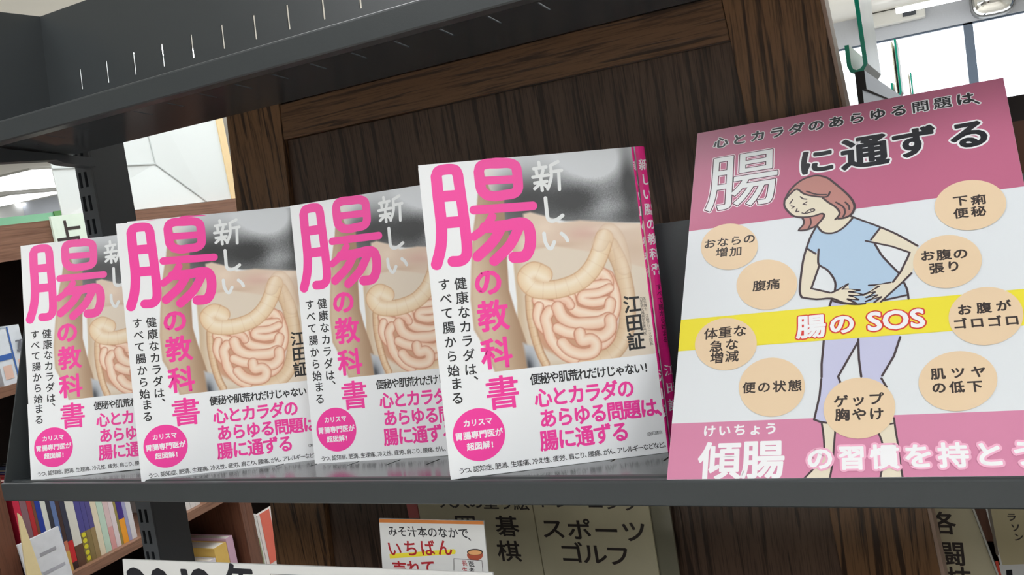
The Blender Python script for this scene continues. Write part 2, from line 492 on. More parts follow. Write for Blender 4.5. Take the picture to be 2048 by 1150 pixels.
slab('upper_rail', oak_h, lambda z: edge_lin(z) + .5, lambda z: edge_rin(z) - .5, 118.2, ZT, 699.6, 724)
slab('centre_panel', oak_panel, edge_lin, edge_rin, -1250, 83.3, 707, 716)

# ------------------------------------------------------------------ the gut books
BW, BH = 148.0, 210.0
HB = hom([[0.32147699188795825, -0.03353188595309896, -257.71904953078206], [-0.04025964366470419, -0.31830960896298577, 341.83029784291796], [-5.745137535279211e-05, 4.254991765777092e-05, 1.0]])
BT = 9.5
BAND = 67.0
def spine_profile(bulge, infl=0.):
    """outline (x,y) from the front cover edge round the spine"""
    pts = []
    for i in range(13):
        a = math.pi * i / 12
        pts.append((147 + (bulge + infl) * math.sin(a) ** .8, BT / 2 - (BT / 2 + infl) * math.cos(a)))
    return pts
def jacket_mesh(bulge):
    mb = MB()
    sp = spine_profile(bulge); sp2 = spine_profile(bulge, -.35)
    z0, z1 = 0, BH
    mb.face([(0, 0, z0), (147, 0, z0), (147, 0, z1), (0, 0, z1)], 0)
    mb.face([(147, BT, z0), (0, BT, z0), (0, BT, z1), (147, BT, z1)], 0)
    mb.face([(147, .35, z0), (0, .35, z0), (0, .35, z1), (147, .35, z1)], 0)
    mb.face([(0, BT - .35, z0), (147, BT - .35, z0), (147, BT - .35, z1), (0, BT - .35, z1)], 0)
    for (y0, y1) in ((0, .35), (BT - .35, BT)):
        mb.face([(0, y0, z1), (147, y0, z1), (147, y1, z1), (0, y1, z1)], 0)
        mb.face([(0, y1, z0), (147, y1, z0), (147, y0, z0), (0, y0, z0)], 0)
        mb.face([(0, y1, z0), (0, y0, z0), (0, y0, z1), (0, y1, z1)], 0)
    for i in range(12):
        a, b, a2, b2 = sp[i], sp[i + 1], sp2[i], sp2[i + 1]
        mb.face([(*a, z0), (*b, z0), (*b, z1), (*a, z1)], 1)
        mb.face([(*b2, z0), (*a2, z0), (*a2, z1), (*b2, z1)], 1)
        mb.face([(*a, z1), (*b, z1), (*b2, z1), (*a2, z1)], 1)
        mb.face([(*b, z0), (*a, z0), (*a2, z0), (*b2, z0)], 1)
    return mb.build('jacket', [paper, pink_spine], mesh_only=True)
def band_mesh(bulge):
    mb = MB(); e = .45
    pts = [(0, -e)] + [(x, y) for x, y in spine_profile(bulge, e)] + [(0, BT + e)]
    inn = [(0, -.05)] + [(x, y) for x, y in spine_profile(bulge, .05)] + [(0, BT + .05)]
    for i in range(len(pts) - 1):
        mi = 1 if 1 <= i <= 12 else 0
        a, b, a2, b2 = pts[i], pts[i + 1], inn[i], inn[i + 1]
        mb.face([(*a, .2), (*b, .2), (*b, BAND), (*a, BAND)], mi)
        mb.face([(*a, BAND), (*b, BAND), (*b2, BAND), (*a2, BAND)], mi)
        mb.face([(*b, .2), (*a, .2), (*a2, .2), (*b2, .2)], mi)
    return mb.build('paper_band', [paper, pink_spine], mesh_only=True)
def spine_print(bulge):
    L = 0; sp = spine_profile(bulge, .12); cum = [0]
    for a, b in zip(sp, sp[1:]): cum.append(cum[-1] + math.hypot(b[0] - a[0], b[1] - a[1]))
    sp3 = spine_profile(bulge, .6)
    ink = Ink(lambda x, z: (x, z), 0)
    c = cum[-1] * .5
    cx = cum[-1] * (.26 if bulge > 4 else .3)
    for i, ch in enumerate('新しい腸の教科書'):
        ink.glyph_mm(ch, cx, 197 - i * 10.6, 8.6 if bulge > 4 else 7, white_ink, 0, .4)
    for i, ch in enumerate('すべて腸から始まる'):
        ink.glyph_mm(ch, cx, 110 - i * 4.6, 4.6, black_ink, 0, .1)
    for i, ch in enumerate('江田証'):
        ink.glyph_mm(ch, cx, 52 - i * 12, 8.5, white_ink, 0, .25)
    out = []
    for (x, y, z) in ink.mb.v:
        sp_ = sp3 if z < BAND else sp
        x = min(max(x, 0), cum[-1] - 1e-4); k = max(i for i in range(len(cum)) if cum[i] <= x); k = min(k, len(sp) - 2)
        f = (x - cum[k]) / (cum[k + 1] - cum[k]); out.append((sp_[k][0] + (sp_[k + 1][0] - sp_[k][0]) * f, sp_[k][1] + (sp_[k + 1][1] - sp_[k][1]) * f, z))
    ink.mb.v = out
    return ink.build('spine_lettering', mesh_only=True)
mb = MB(); mb.box(1.2, 147, .4, BT - .4, 1.2, BH - 1.2); pages_me = mb.build('page_block', page, mesh_only=True)

# --- cover picture, painted per vertex of a fine grid: arm, torso, colon, small intestine
def paint_cover():
    step = .5
    xs = np.arange(0, 147.01, step); zs = np.arange(BAND - 1, BH + .01, step)
    Xg, Zg = np.meshgrid(xs, zs)
    P = np.stack([Xg.ravel(), Zg.ravel()], 1)
    C = np.tile(np.array([.925, .93, .935]), (len(P), 1))
    K = .339  # mm per measured unit
    rng = np.random.RandomState(3)
    def q(pts, n=8, closed=False): return np.array([HB(*p) for p in (spline(pts, n, closed) if n else pts)])
    def inside(poly):
        x, z = P[:, 0], P[:, 1]; r = np.zeros(len(P), bool); n = len(poly)
        for i in range(n):
            x1, z1 = poly[i]; x2, z2 = poly[(i + 1) % n]
            if z1 == z2: continue
            c = ((z1 > z) != (z2 > z)) & (x < (x2 - x1) * (z - z1) / (z2 - z1) + x1); r ^= c
        return r
    def dist(path):
        d = np.full(len(P), 1e9); tt = np.zeros(len(P)); sd = np.zeros(len(P)); acc = 0
        for a, b in zip(path, path[1:]):
            ab = b - a; L = np.hypot(*ab)
            if L < 1e-6: continue
            t = np.clip(((P - a) @ ab) / L ** 2, 0, 1); v = P - a - t[:, None] * ab; dd = np.hypot(v[:, 0], v[:, 1])
            m_ = dd < d; d[m_] = dd[m_]; tt[m_] = acc + t[m_] * L
            sd[m_] = (ab[0] * v[m_, 1] - ab[1] * v[m_, 0]) / L
            acc += L
        return d, tt, sd
    def sm(x, a, b): t = np.clip((x - a) / (b - a), 0, 1); return t * t * (3 - 2 * t)
    def blend(a, col):
        nonlocal C
        C = C * (1 - a[:, None]) + np.asarray(col) * a[:, None]
    def region(poly, soft=.5):
        ins = inside(poly); d, _, _ = dist(np.vstack([poly, poly[:1]]))
        return np.clip(.5 + np.where(ins, d, -d) / (2 * soft), 0, 1), d
    s = lambda *c: np.array(c) / 255.
    PX = None
    # shirt: silver grey with a dark hollow
    poly = q([(962, 300), (1275, 280), (1300, 445), (1240, 446), (1130, 442), (1062, 428), (1030, 470), (975, 480), (955, 400)], 0)
    a, d = region(poly, .6)
    cx = lambda px, py: np.array(HB(px, py))
    def blob(px, py, rx, ry):
        c = cx(px, py); return np.exp(-(((P[:, 0] - c[0]) / (rx * K)) ** 2 + ((P[:, 1] - c[1]) / (ry * K)) ** 2))
    u = P[:, 0] / 148; v = (P[:, 1] - 150) / 60
    g = .55 - .0 * u
    g = .50 + .28 * sm(v, .55, 1.0) + .42 * blob(1190, 330, 60, 40) + .22 * blob(1215, 420, 45, 30) - .33 * blob(1155, 400, 45, 30) - .25 * blob(1060, 400, 60, 40) + .1 * blob(990, 330, 30, 40) - .28 * blob(1255, 350, 14, 60) - .12 * sm(u, .8, .95) - .1 * blob(1240, 430, 60, 14)
    g = g + rng.normal(0, .035, len(P)) * blob(1190, 400, 90, 60)
    g = np.clip((g - .5) * 1.15 + .47, .2, .84)
    col = np.stack([g * .97, g * .985, g], 1)
    C = C * (1 - a[:, None]) + col * a[:, None]
    fade = (1 - sm(P[:, 0], cx(965, 350)[0], cx(1010, 350)[0])) * a
    blend(fade * .8, s(232, 226, 216))
    # torso
    poly = q([(1022, 470), (1060, 440), (1120, 450), (1330, 500), (1335, 740), (1050, 745), (1042, 690), (1035, 640), (1034, 600), (1028, 540)], 0)
    a, d = region(poly, .5)
    sh = sm(d, 0, 9)
    ctorso = s(204, 180, 150) * (1 - sh[:, None]) + s(222, 208, 190) * sh[:, None]
    C = C * (1 - a[:, None]) + ctorso * a[:, None]
    # right flank, white outside the body
    poly = q([(1283, 505), (1300, 560), (1300, 640), (1312, 720), (1345, 720), (1345, 480), (1290, 490)], 0)
    a, d = region(poly, 1.2); blend(a * .8, s(226, 222, 220))
    # upper arm hanging at the left
    poly = q([(962, 330), (955, 400), (945, 470), (942, 540), (941, 600), (948, 660), (972, 700), (990, 745), (1072, 745), (1058, 700), (1048, 670), (1030, 620), (1018, 580), (1014, 520), (1018, 470), (1010, 440), (1008, 400), (980, 380)], 0)
    a, d = region(poly, .5)
    c0, c1 = cx(942, 560)[0], cx(1020, 560)[0]
    tt = sm(P[:, 0] - .12 * (150 - P[:, 1]), c0 - 1, c1 + 2)
    base = s(206, 184, 158)[None] * (1 - tt[:, None]) + s(164, 132, 104)[None] * tt[:, None]
    bl = blob(1000, 470, 26, 60) * .5; base = base * (1 - bl[:, None]) + s(150, 124, 96) * bl[:, None]
    bl = blob(985, 640, 30, 26) * .35; base = base * (1 - bl[:, None]) + s(225, 196, 172) * bl[:, None]
    ed = (1 - sm(d, 0, 3)) * .25; base = base * (1 - ed[:, None]) + s(160, 120, 92) * ed[:, None]
    C = C * (1 - a[:, None]) + base * a[:, None]
    # forearm and hand across the belly
    poly = q([(1046, 428), (1060, 424), (1090, 432), (1118, 446), (1160, 440), (1220, 444), (1300, 447), (1305, 540), (1250, 524), (1205, 508), (1160, 500), (1110, 492), (1062, 500), (1050, 470)], 0)
    a, d = region(poly, .8)
    base = np.tile(s(220, 198, 178), (len(P), 1))
    for (bx, by, rx, ry, k, c_) in ((1170, 465, 40, 14, .6, (205, 158, 146)), (1090, 455, 20, 14, .35, (244, 226, 206)), (1270, 500, 40, 20, .5, (206, 180, 156)), (1110, 492, 50, 8, .5, (196, 164, 136)), (1230, 455, 60, 8, .5, (244, 230, 214))):
        bl = blob(bx, by, rx, ry) * k; base = base * (1 - bl[:, None]) + s(*c_) * bl[:, None]
    C = C * (1 - a[:, None]) + base * a[:, None]
    # waistband at lower left
    poly = q([(1046, 686), (1070, 694), (1085, 745), (1058, 745)], 0); a, d = region(poly, 1.); blend(a, s(188, 192, 198))
    blend(a * blob(1056, 735, 12, 22), s(52, 54, 60))
    def tube(pts, r, cen, edge, outline, ow=.7, alpha=1., rings=0., n=8, hl=.35, soft=.35):
        path = q(pts, n); d, t_, sd = dist(path); r = r * K
        a = np.clip(.5 + (r - d) / (2 * soft), 0, 1) * alpha
        k = np.clip(d / r, 0, 1) ** 2.2
        # paint relief of the drawing: lighter ridge towards the upper left
        col = s(*cen)[None] * (1 - k[:, None]) + s(*edge)[None] * k[:, None]
        rid = np.exp(-((sd / r - .25) / .35) ** 2) * hl
        col = col * (1 - rid[:, None]) + s(250, 240, 226) * rid[:, None]
        if rings:
            rg = np.clip(1 - np.abs((t_ % rings) - rings / 2) / .45, 0, 1) * (.16 + .3 * k); col = col * (1 - rg[:, None]) + s(*outline) * rg[:, None]
        ln = np.clip(1 - np.abs(d - r + .2) / ow, 0, 1) * .75
        col = col * (1 - ln[:, None]) + s(*outline) * ln[:, None]
        nonlocal C
        C = C * (1 - a[:, None]) + col * a[:, None]
    c3 = lambda pts: [(840 + x / 4.096, 520 + y / 4.096) for x, y in pts]
    # hollow behind the small bowel
    poly = q(c3([(890, 280), (1150, 300), (1500, 60), (1600, 130), (1640, 400), (1600, 640), (1400, 830), (1200, 830), (1010, 720), (910, 560)]), 0)
    a, d = region(poly, 1.2); blend(a, s(206, 158, 128))
    poly = q(c3([(1560, 60), (1640, 240), (1640, 470), (1580, 660), (1560, 640), (1610, 430), (1590, 200)]), 0); a, d = region(poly, .8); blend(a * .7, s(226, 216, 214))
    # ascending and descending colon
    tube(c3([(895, 300), (905, 450), (940, 620), (985, 760), (1030, 850)]), 8.5, (222, 190, 152), (196, 150, 112), (168, 118, 84), rings=6., alpha=.95)
    tube(c3([(1560, -120), (1640, 40), (1690, 260), (1700, 450), (1680, 600), (1600, 740), (1480, 810), (1300, 840)]), 17, (228, 200, 164), (204, 166, 128), (180, 134, 98), rings=7., alpha=.85)
    # small bowel
    ce, edg, ol = (243, 216, 192), (222, 168, 138), (184, 108, 82)
    tube(c3([(1540, 130), (1590, 260), (1600, 380), (1570, 480), (1540, 520)]), 12, ce, edg, ol)
    tube(c3([(1560, 540), (1560, 620), (1500, 690), (1420, 690)]), 11, (236, 200, 176), edg, ol)
    tube(c3([(1320, 210), (1400, 150), (1490, 110), (1540, 170), (1530, 240)]), 12, ce, edg, ol)
    tube(c3([(1250, 270), (1330, 240), (1440, 210), (1530, 200)]), 11, ce, edg, ol)
    tube(c3([(1550, 230), (1460, 270), (1340, 285), (1330, 330), (1420, 350), (1530, 330)]), 10, ce, edg, ol)
    tube(c3([(1230, 300), (1260, 400), (1360, 440), (1470, 450), (1540, 420), (1560, 350)]), 12, ce, edg, ol)
    tube(c3([(960, 330), (1030, 360), (1100, 370), (1190, 330)]), 11, ce, edg, ol)
    tube(c3([(975, 380), (960, 450), (980, 520), (1020, 570)]), 10, ce, edg, ol)
    tube(c3([(1120, 310), (1200, 330), (1230, 370)]), 10, (238, 200, 176), edg, ol)
    tube(c3([(1060, 420), (1030, 480), (1050, 560), (1070, 640), (1110, 700), (1180, 770), (1260, 810)]), 12, ce, edg, ol)
    tube(c3([(1130, 390), (1170, 470), (1260, 520), (1370, 520), (1470, 510), (1540, 480)]), 13.5, ce, edg, ol)
    tube(c3([(1130, 560), (1200, 590), (1290, 610), (1340, 650)]), 12, ce, edg, ol)
    tube(c3([(1560, 490), (1560, 560), (1500, 620), (1400, 620), (1310, 610)]), 13, ce, edg, ol)
    tube(c3([(1310, 600), (1330, 660), (1400, 650), (1440, 690), (1420, 750), (1330, 770), (1230, 740), (1170, 680)]), 12.5, ce, edg, ol)
    # transverse colon over the top
    tube(c3([(1010, 120), (930, 90), (870, 150), (930, 230), (1060, 245), (1180, 225), (1310, 170), (1410, 70), (1470, -50), (1510, -180)]), 19, (238, 218, 186), (222, 186, 146), (192, 142, 102), rings=8.5, alpha=.97, n=10, hl=.45)
    tube(c3([(1470, -130), (1540, -240), (1610, -180), (1650, -60), (1670, 60)]), 16, (232, 208, 180), (216, 188, 158), (205, 170, 140), alpha=.5, n=8)
    C = np.clip(C, 0, 1)
    C = np.where(C <= .04045, C / 12.92, ((C + .055) / 1.055) ** 2.4)
    nx, nz = len(xs), len(zs)
    verts = [(x * .001, -.00008, z * .001) for x, z in P]
    idx = np.arange(nx * nz).reshape(nz, nx)
    F = np.stack([idx[:-1, :-1], idx[:-1, 1:], idx[1:, 1:], idx[1:, :-1]], -1).reshape(-1, 4)
    me = bpy.data.meshes.new('cover_picture')
    me.from_pydata(verts, [], F.tolist())
    at = me.color_attributes.new('ink', 'FLOAT_COLOR', 'POINT')
    at.data.foreach_set('color', np.hstack([C, np.ones((len(C), 1))]).ravel().astype(np.float32))
    m_ = bpy.data.materials.new('printed cover picture'); m_.use_nodes = True
    b = m_.node_tree.nodes['Principled BSDF']; n = m_.node_tree.nodes.new('ShaderNodeVertexColor'); n.layer_name = 'ink'
    m_.node_tree.links.new(n.outputs['Color'], b.inputs['Base Color'])
    b.inputs['Roughness'].default_value = .34; b.inputs['Specular IOR Level'].default_value = .45
    me.materials.append(m_)
    return me
picture_me = paint_cover()

# --- cover lettering
def c8(pts): return [(820 + x / 3.195, 280 + y / 3.195) for x, y in pts]
ink = Ink(HB, -.14)
T = lambda pts, wd, sm_=5, cl=False: ink.stroke(c8(pts), wd / 3.195, pink, 0, cl, sm_, 18)
T([(168, 235), (180, 360), (197, 500), (202, 600), (194, 700), (170, 795)], 72)
T([(168, 235), (178, 205), (205, 192), (255, 187), (290, 194), (306, 225)], 68)
T([(306, 225), (328, 380), (352, 560), (364, 690), (356, 745), (325, 772), (274, 776)], 68)
T([(212, 361), (300, 354)], 70, 0); T([(222, 530), (318, 522)], 72, 0)
T([(440, 205), (447, 270), (458, 320), (490, 352)], 66)
T([(440, 205), (450, 170), (490, 152), (560, 150), (630, 148), (672, 165), (684, 205)], 64)
T([(684, 205), (690, 270), (688, 315), (660, 342), (600, 352), (540, 360), (490, 352)], 64)
T([(455, 262), (680, 250)], 52, 0)
T([(408, 448), (785, 421)], 56, 0)
T([(525, 490), (480, 560), (408, 618)], 54)
T([(480, 560), (600, 548), (700, 530), (748, 545), (768, 600), (766, 680), (735, 740), (665, 750)], 72)
T([(585, 555), (530, 650), (432, 745)], 66)
T([(700, 550), (640, 670), (540, 772)], 66)
Wt = lambda pts, wd=21, sm_=0: ink.stroke(c8(pts), wd / 3.195, pale_ink, 0, False, sm_, 14)
for s_ in ([(822, 143), (828, 176)], [(790, 184), (868, 172)], [(806, 196), (812, 226)], [(850, 192), (842, 222)], [(785, 238), (882, 224)], [(797, 276), (874, 264)],
           [(836, 242), (845, 322)], [(828, 282), (797, 312)], [(850, 276), (874, 298)], [(945, 138), (898, 163)], [(950, 205), (955, 316)], [(900, 204), (968, 193)]): Wt(s_)
Wt([(898, 163), (902, 240), (880, 313)], 21, 5)
Wt([(865, 372), (872, 440), (880, 498), (905, 518), (945, 505), (975, 482)], 24, 5)
Wt([(856, 598), (864, 650), (886, 688), (905, 690), (922, 652)], 24, 5); Wt([(968, 598), (992, 618), (1006, 642)], 24, 5)
for ch, p, wd in (('の', (976, 563), 60), ('教', (986, 631), 64), ('科', (993, 706), 64)):
    ink.row(ch, p, p, wd, pink, 0, 1.5 if ch == 'の' else 1.15)
ink.column('健康なカラダは', (921, 567), (941, 739), 26, black_ink, 0, .28)
ink.column('すべて腸から始', (888, 569), (907, 741), 25, black_ink, 0, .28)
ink.column('江田証', (1264, 608), (1272, 682), 36, black_ink, 0, .6)
ink.column('医学博士　江田クリニック院長', (1288, 597), (1303, 687), 7.2, black_ink)
ink.column('日本消化器病学会専門医', (1282, 598), (1290, 667), 7.2, black_ink)
cover_print_me = ink.build('cover_lettering', mesh_only=True)
ink = Ink(HB, -.52)
ink.row('書', (1005, 784), (1005, 784), 70, pink, 0, .75)
ink.row('、', (959, 747), (959, 747), 26, black_ink, 0, .28)
ink.column('まる', (913, 767), (915, 796), 26, black_ink, 0, .28)
ink.row('便秘や肌荒れだけじゃない', (1070, 758), (1277, 736), 21, black_ink, 0, .35, 1.1)
ink.row('!', (1291, 734), (1291, 734), 21, black_ink, 0, .35, 1.1)
ink.row('心とカラダの', (1086, 795), (1251, 777), 36, pink, 0, .8, 1.08)
ink.row('あらゆる問題は', (1096, 836), (1297, 815), 36, pink, 0, .8, 1.08)
ink.row('、', (1327, 812), (1327, 812), 36, pink, 0, .8, 1.08)
ink.row('腸に通ずる', (1098, 880), (1240, 863), 38, pink, 0, .8, 1.1)
x0, z0 = HB(918, 942); x1, z1 = HB(1334, 888)
tx = 'うつ、認知症、肥満、生理痛、冷え性、疲労、肩こり、腰痛、がん、アレルギーなどなど。'
ws = [.55 if c in '、。' else (.88 if ord(c) < 0x3100 else 1) for c in tx]; sm_ = sum(ws); u = (x1 - x0) / sm_; acc = 0
for c, q_ in zip(tx, ws):
    cxx = x0 + (acc + (q_ / 2 if c not in '、。' else .45)) * u; acc += q_
    ink.glyph_mm(c, cxx, z0 + (z1 - z0) * (cxx - x0) / (x1 - x0), u * 1.05, black_ink, 0, .1)
cc = HB(958, 869); ink.disc_mm(cc, 17.3, pink, 0, 72, 17.3)
cs, sn = 1, 0
for txt, dz, sz in (('カリスマ', 8.2, 4.9), ('胃腸専門医が', .2, 5.4), ('超図解', -7.2, 5.2)):
    for i, ch in enumerate(txt):
        xx = (i - (len(txt) - 1) / 2) * sz * (1.0 if len(txt) < 6 else .98) - (1.2 if txt == '超図解' else 0)
        ink.glyph_mm(ch, cc[0] + xx, cc[1] + dz, sz, white_ink, 1, .3)
ink.glyph_mm('!', cc[0] + 8, cc[1] - 7.2, 5.2, white_ink, 1, .3)
px_ = HB(1297, 868); ink.row('池田書店', (1301, 867), (1321, 864), 7.5, black_ink)
ink.stroke_mm([(px_[0] + 1.1 * math.cos(a), px_[1] + 1.1 * math.sin(a)) for a in [k * math.pi / 6 for k in range(12)]], .25, black_ink, 0, True, 5)
ink.glyph_mm('S', px_[0], px_[1], 1.6, black_ink)
band_print_me = ink.build('band_lettering', mesh_only=True)

def rod(r):
    r = np.array(r); t_ = np.linalg.norm(r); k = r / t_; Kx = np.array([[0, -k[2], k[1]], [k[2], 0, -k[0]], [-k[1], k[0], 0]])
    return np.eye(3) + math.sin(t_) * Kx + (1 - math.cos(t_)) * Kx @ Kx
JK = {b: (jacket_mesh(b), band_mesh(b), spine_print(b)) for b in (2.6, 8.0)}
FITS = [('leftmost', [-738.1967, 487.1459, -181.7866, -0.2273, 0.0041, 0.4452], 'leftmost front copy, partly behind the next book'),
        ('second', [-598.0376, 483.5019, -182.8454, -0.1333, 0.0384, 0.5586], 'second from left, overlapping the leftmost one'),
        ('third', [-467.9226, 540.4439, -190.6406, -0.1713, -0.0041, 0.201], 'third from left, set back and turned away'),
        ('fourth', [-306.1774, 479.9439, -180.4766, -0.1847, 0.0261, 0.5713], 'rightmost front copy beside the pink poster')]
for k, (nm, p, lb) in enumerate(FITS):
    Mr = rod(p[3:])
    for back in (0, 1):
        b = 8.0 if back else 2.6
        o3 = np.array(p[:3])
        if back: o3 = o3 + Mr @ np.array([(5.6 if k != 2 else 2.2), BT + 1.4, 2.4 if k != 2 else 1.2])
        mw = Matrix([[*(Mr[i]), (o3[i] * .001 + (EYE if i == 2 else 0))] for i in range(3)] + [[0, 0, 0, 1]])
        lab = ('white pink gut book, ' + lb) if not back else {
            0: 'second copy hidden behind the leftmost white and pink gut book, only its edge showing',
            1: 'copy tucked behind the second gut book from the left, only its edge showing',
            2: 'copy tucked behind the set-back third gut book, only its edge showing',
            3: 'copy behind the rightmost gut book, its magenta spine with white title showing'}[k]
        t = thing('paperback_book', (0, 0, 0), lab, 'book', 'white and pink paperbacks on the shelf', mw)
        link('page_block', pages_me, t)
        j = link('jacket', JK[b][0], t)
        if back == 0 or k == 3:
            link('spine_lettering', JK[b][2], j)
        link('cover_picture', picture_me, j); link('cover_lettering', cover_print_me, j)
        bd = link('paper_band', JK[b][1], t)
        bd.location.x = -.0007 if k in (0,) else 0
        link('band_lettering', band_print_me, bd)

# ------------------------------------------------------------------ the pink poster
HP = hom([[0.9967429349237473, 0.0883497446765559, -1414.1170298772806], [-0.005457602827751666, -1.034859010644875, 1019.9795912708533], [0.0008331546256769969, 0.0011860906671806034, 1.0]])
pp = [-163.0203, 484.9812, -188.9339, -0.797, -0.005, 0.0073]
Mr = rod(pp[3:])
PS = .975
mw = Matrix([[*(Mr[i] * PS), (pp[i] * PS * .001 + (EYE if i == 2 else 0))] for i in range(3)] + [[0, 0, 0, 1]])
poster = thing('poster_board', (0, 0, 0), 'pink and white poster with a cartoon woman holding her belly, leaning on the shelf', 'poster', None, mw)
mb = MB(); mb.box(0, 210, 0, 1.2, 6.2, 297)
o = mb.build('board', mat('poster white', (222, 226, 229), .38, noise=(8, .01)), poster, world=False)
p_dk = mat('poster rose pink', (188, 104, 134), .38, noise=(10, .02))
p_dk2 = mat('poster lighter pink', (211, 135, 167), .38, noise=(10, .02))
p_yel = mat('poster yellow', (236, 222, 66), .38, noise=(10, .02))
p_tan = mat('poster tan', (230, 204, 170), .38, noise=(10, .02))
p_skin = mat('drawn skin', (226, 216, 194), .38, noise=(10, .02))
p_hair = mat('drawn brown hair', (186, 132, 124), .38, noise=(10, .02))
p_shirt = mat('drawn blue shirt', (176, 200, 222), .38, noise=(10, .02))
p_pants = mat('drawn lilac trousers', (196, 197, 224), .38, noise=(10, .02))
p_pants2 = mat('lilac seen through yellow', (236, 218, 92), .38, noise=(10, .02))
p_line = mat('drawn outline', (74, 62, 66), .4)
p_txt = mat('poster black', (28, 30, 38), .4)
p_txt2 = mat('poster brown black', (62, 54, 52), .4)
p_red = mat('poster red outline', (214, 66, 62), .38)
p_halo = mat('poster pale pink halo', (240, 178, 204), .38)
ink = Ink(HP, -.05)
def xm(px, py): return HP(px, py)[1]
yT = xm(1420, 457); yYa, yYb = (xm(1369, 637) + xm(2048, 581)) / 2, (xm(1358, 702) + xm(2048, 652)) / 2
yB = (xm(1345, 846) + xm(2048, 822)) / 2
def band(za, zb, m_, layer): ink.poly_mm([(.05, zb), (209.95, zb), (209.95, za), (.05, za)], m_, layer)
band(297 - .05, yT, p_dk, 0); band(yB, 6.25, p_dk2, 0); band(yYa, yYb, p_yel, 0)
a2 = lambda pts: [(1560 + x / 4.107, 340 + y / 4.107) for x, y in pts]
a3 = lambda pts: [(1560 + x / 3.027, 580 + y / 3.027) for x, y in pts]
# legs and trousers
ink.poly(a3([(250, 800), (262, 860), (268, 940), (262, 1000), (200, 1080), (130, 1160), (120, 1200), (300, 1200), (300, 1150), (318, 1050), (325, 940), (335, 860), (330, 790)]), p_skin, 1)
ink.poly(a3([(590, 860), (618, 930), (628, 1040), (610, 1120), (600, 1200), (760, 1200), (745, 1120), (728, 1040), (712, 930), (690, 780), (640, 790)]), p_skin, 1)
ink.stroke(a3([(252, 800), (262, 870), (268, 950), (262, 1000), (215, 1070), (130, 1160), (118, 1200)]), 3.5, p_line, 2, smooth=4)
ink.stroke(a3([(335, 850), (327, 940), (318, 1050), (298, 1160), (296, 1200)]), 3.5, p_line, 2, smooth=4)
ink.stroke(a3([(596, 865), (620, 930), (630, 1040), (612, 1110), (602, 1200)]), 3.5, p_line, 2, smooth=4)
ink.stroke(a3([(690, 775), (700, 850), (713, 930), (728, 1050), (745, 1150), (750, 1200)]), 3.5, p_line, 2, smooth=4)
ink.stroke(a3([(668, 812), (688, 808)]), 3, p_line, 2)
ink.poly(a3([(310, 60), (268, 200), (262, 320), (250, 450), (250, 530), (238, 640), (207, 785), (280, 805), (350, 800), (365, 600), (355, 525), (420, 410), (474, 310), (484, 420), (490, 530), (500, 580), (640, 600), (645, 585), (615, 528), (660, 450), (705, 350), (735, 240), (775, 50), (600, 84), (420, 84)]), p_pants, 1)
for l in ([(312, 62), (300, 100)], [(266, 300), (252, 450), (252, 528)], [(250, 540), (240, 640), (207, 785), (240, 798), (282, 805)], [(472, 315), (352, 525), (365, 560)], [(474, 300), (478, 420), (492, 525)], [(728, 285), (690, 400), (618, 520)], [(614, 536), (645, 588)]):
    ink.stroke(a3(l), 3.8, p_line, 3)
# yellow band goes over the figure's hips
zz0, zz1 = yYa, yYb
ink.poly_mm([(.05, zz1), (209.95, zz1), (209.95, zz0), (.05, zz0)], p_yel, 4)
# arms, shirt
shirt = a2([(305, 458), (255, 545), (218, 645), (295, 690), (312, 655), (315, 760), (330, 790), (390, 822), (440, 890), (456, 940), (452, 1000), (430, 1060), (500, 1085), (620, 1104), (700, 1095), (850, 1070), (1040, 1032), (1045, 990), (1025, 930), (980, 850), (850, 720), (780, 612), (740, 590), (748, 572), (825, 475), (600, 393), (540, 460), (480, 503), (420, 522), (350, 512)])
ink.poly(shirt, p_shirt, 5)
neck = a2([(290, 470), (305, 458), (350, 512), (420, 522), (480, 503), (540, 460), (600, 393), (565, 378), (480, 300), (360, 350), (330, 420)])
ink.poly(neck, p_skin, 5)
larm = a2([(218, 645), (190, 750), (172, 880), (163, 1000), (180, 1048), (300, 1064), (430, 1055), (520, 1090), (620, 1104), (625, 1092), (570, 1072), (640, 1068), (600, 1035), (690, 1032), (690, 1020), (570, 1003), (655, 990), (570, 984), (560, 940), (450, 1005), (410, 1012), (258, 985), (290, 870), (322, 790), (312, 740), (312, 690), (295, 690)])
rarm = a2([(825, 475), (950, 525), (1050, 578), (1130, 625), (1120, 760), (1080, 850), (1000, 930), (900, 1020), (830, 1085), (780, 1092), (835, 1045), (720, 1083), (790, 1015), (680, 1042), (690, 1028), (785, 958), (730, 950), (905, 925), (930, 920), (990, 840), (1065, 680), (920, 630), (775, 600), (748, 572)])
ink.poly(larm, p_skin, 6); ink.poly(rarm, p_skin, 6)
ink.poly(a2([(322, 792), (290, 870), (258, 985), (410, 1012), (452, 1000), (456, 940), (440, 890), (390, 822)]), MATS['poster white'], 6)
ink.poly(a2([(780, 608), (920, 634), (1065, 682), (980, 850), (850, 720)]), MATS['poster white'], 6)
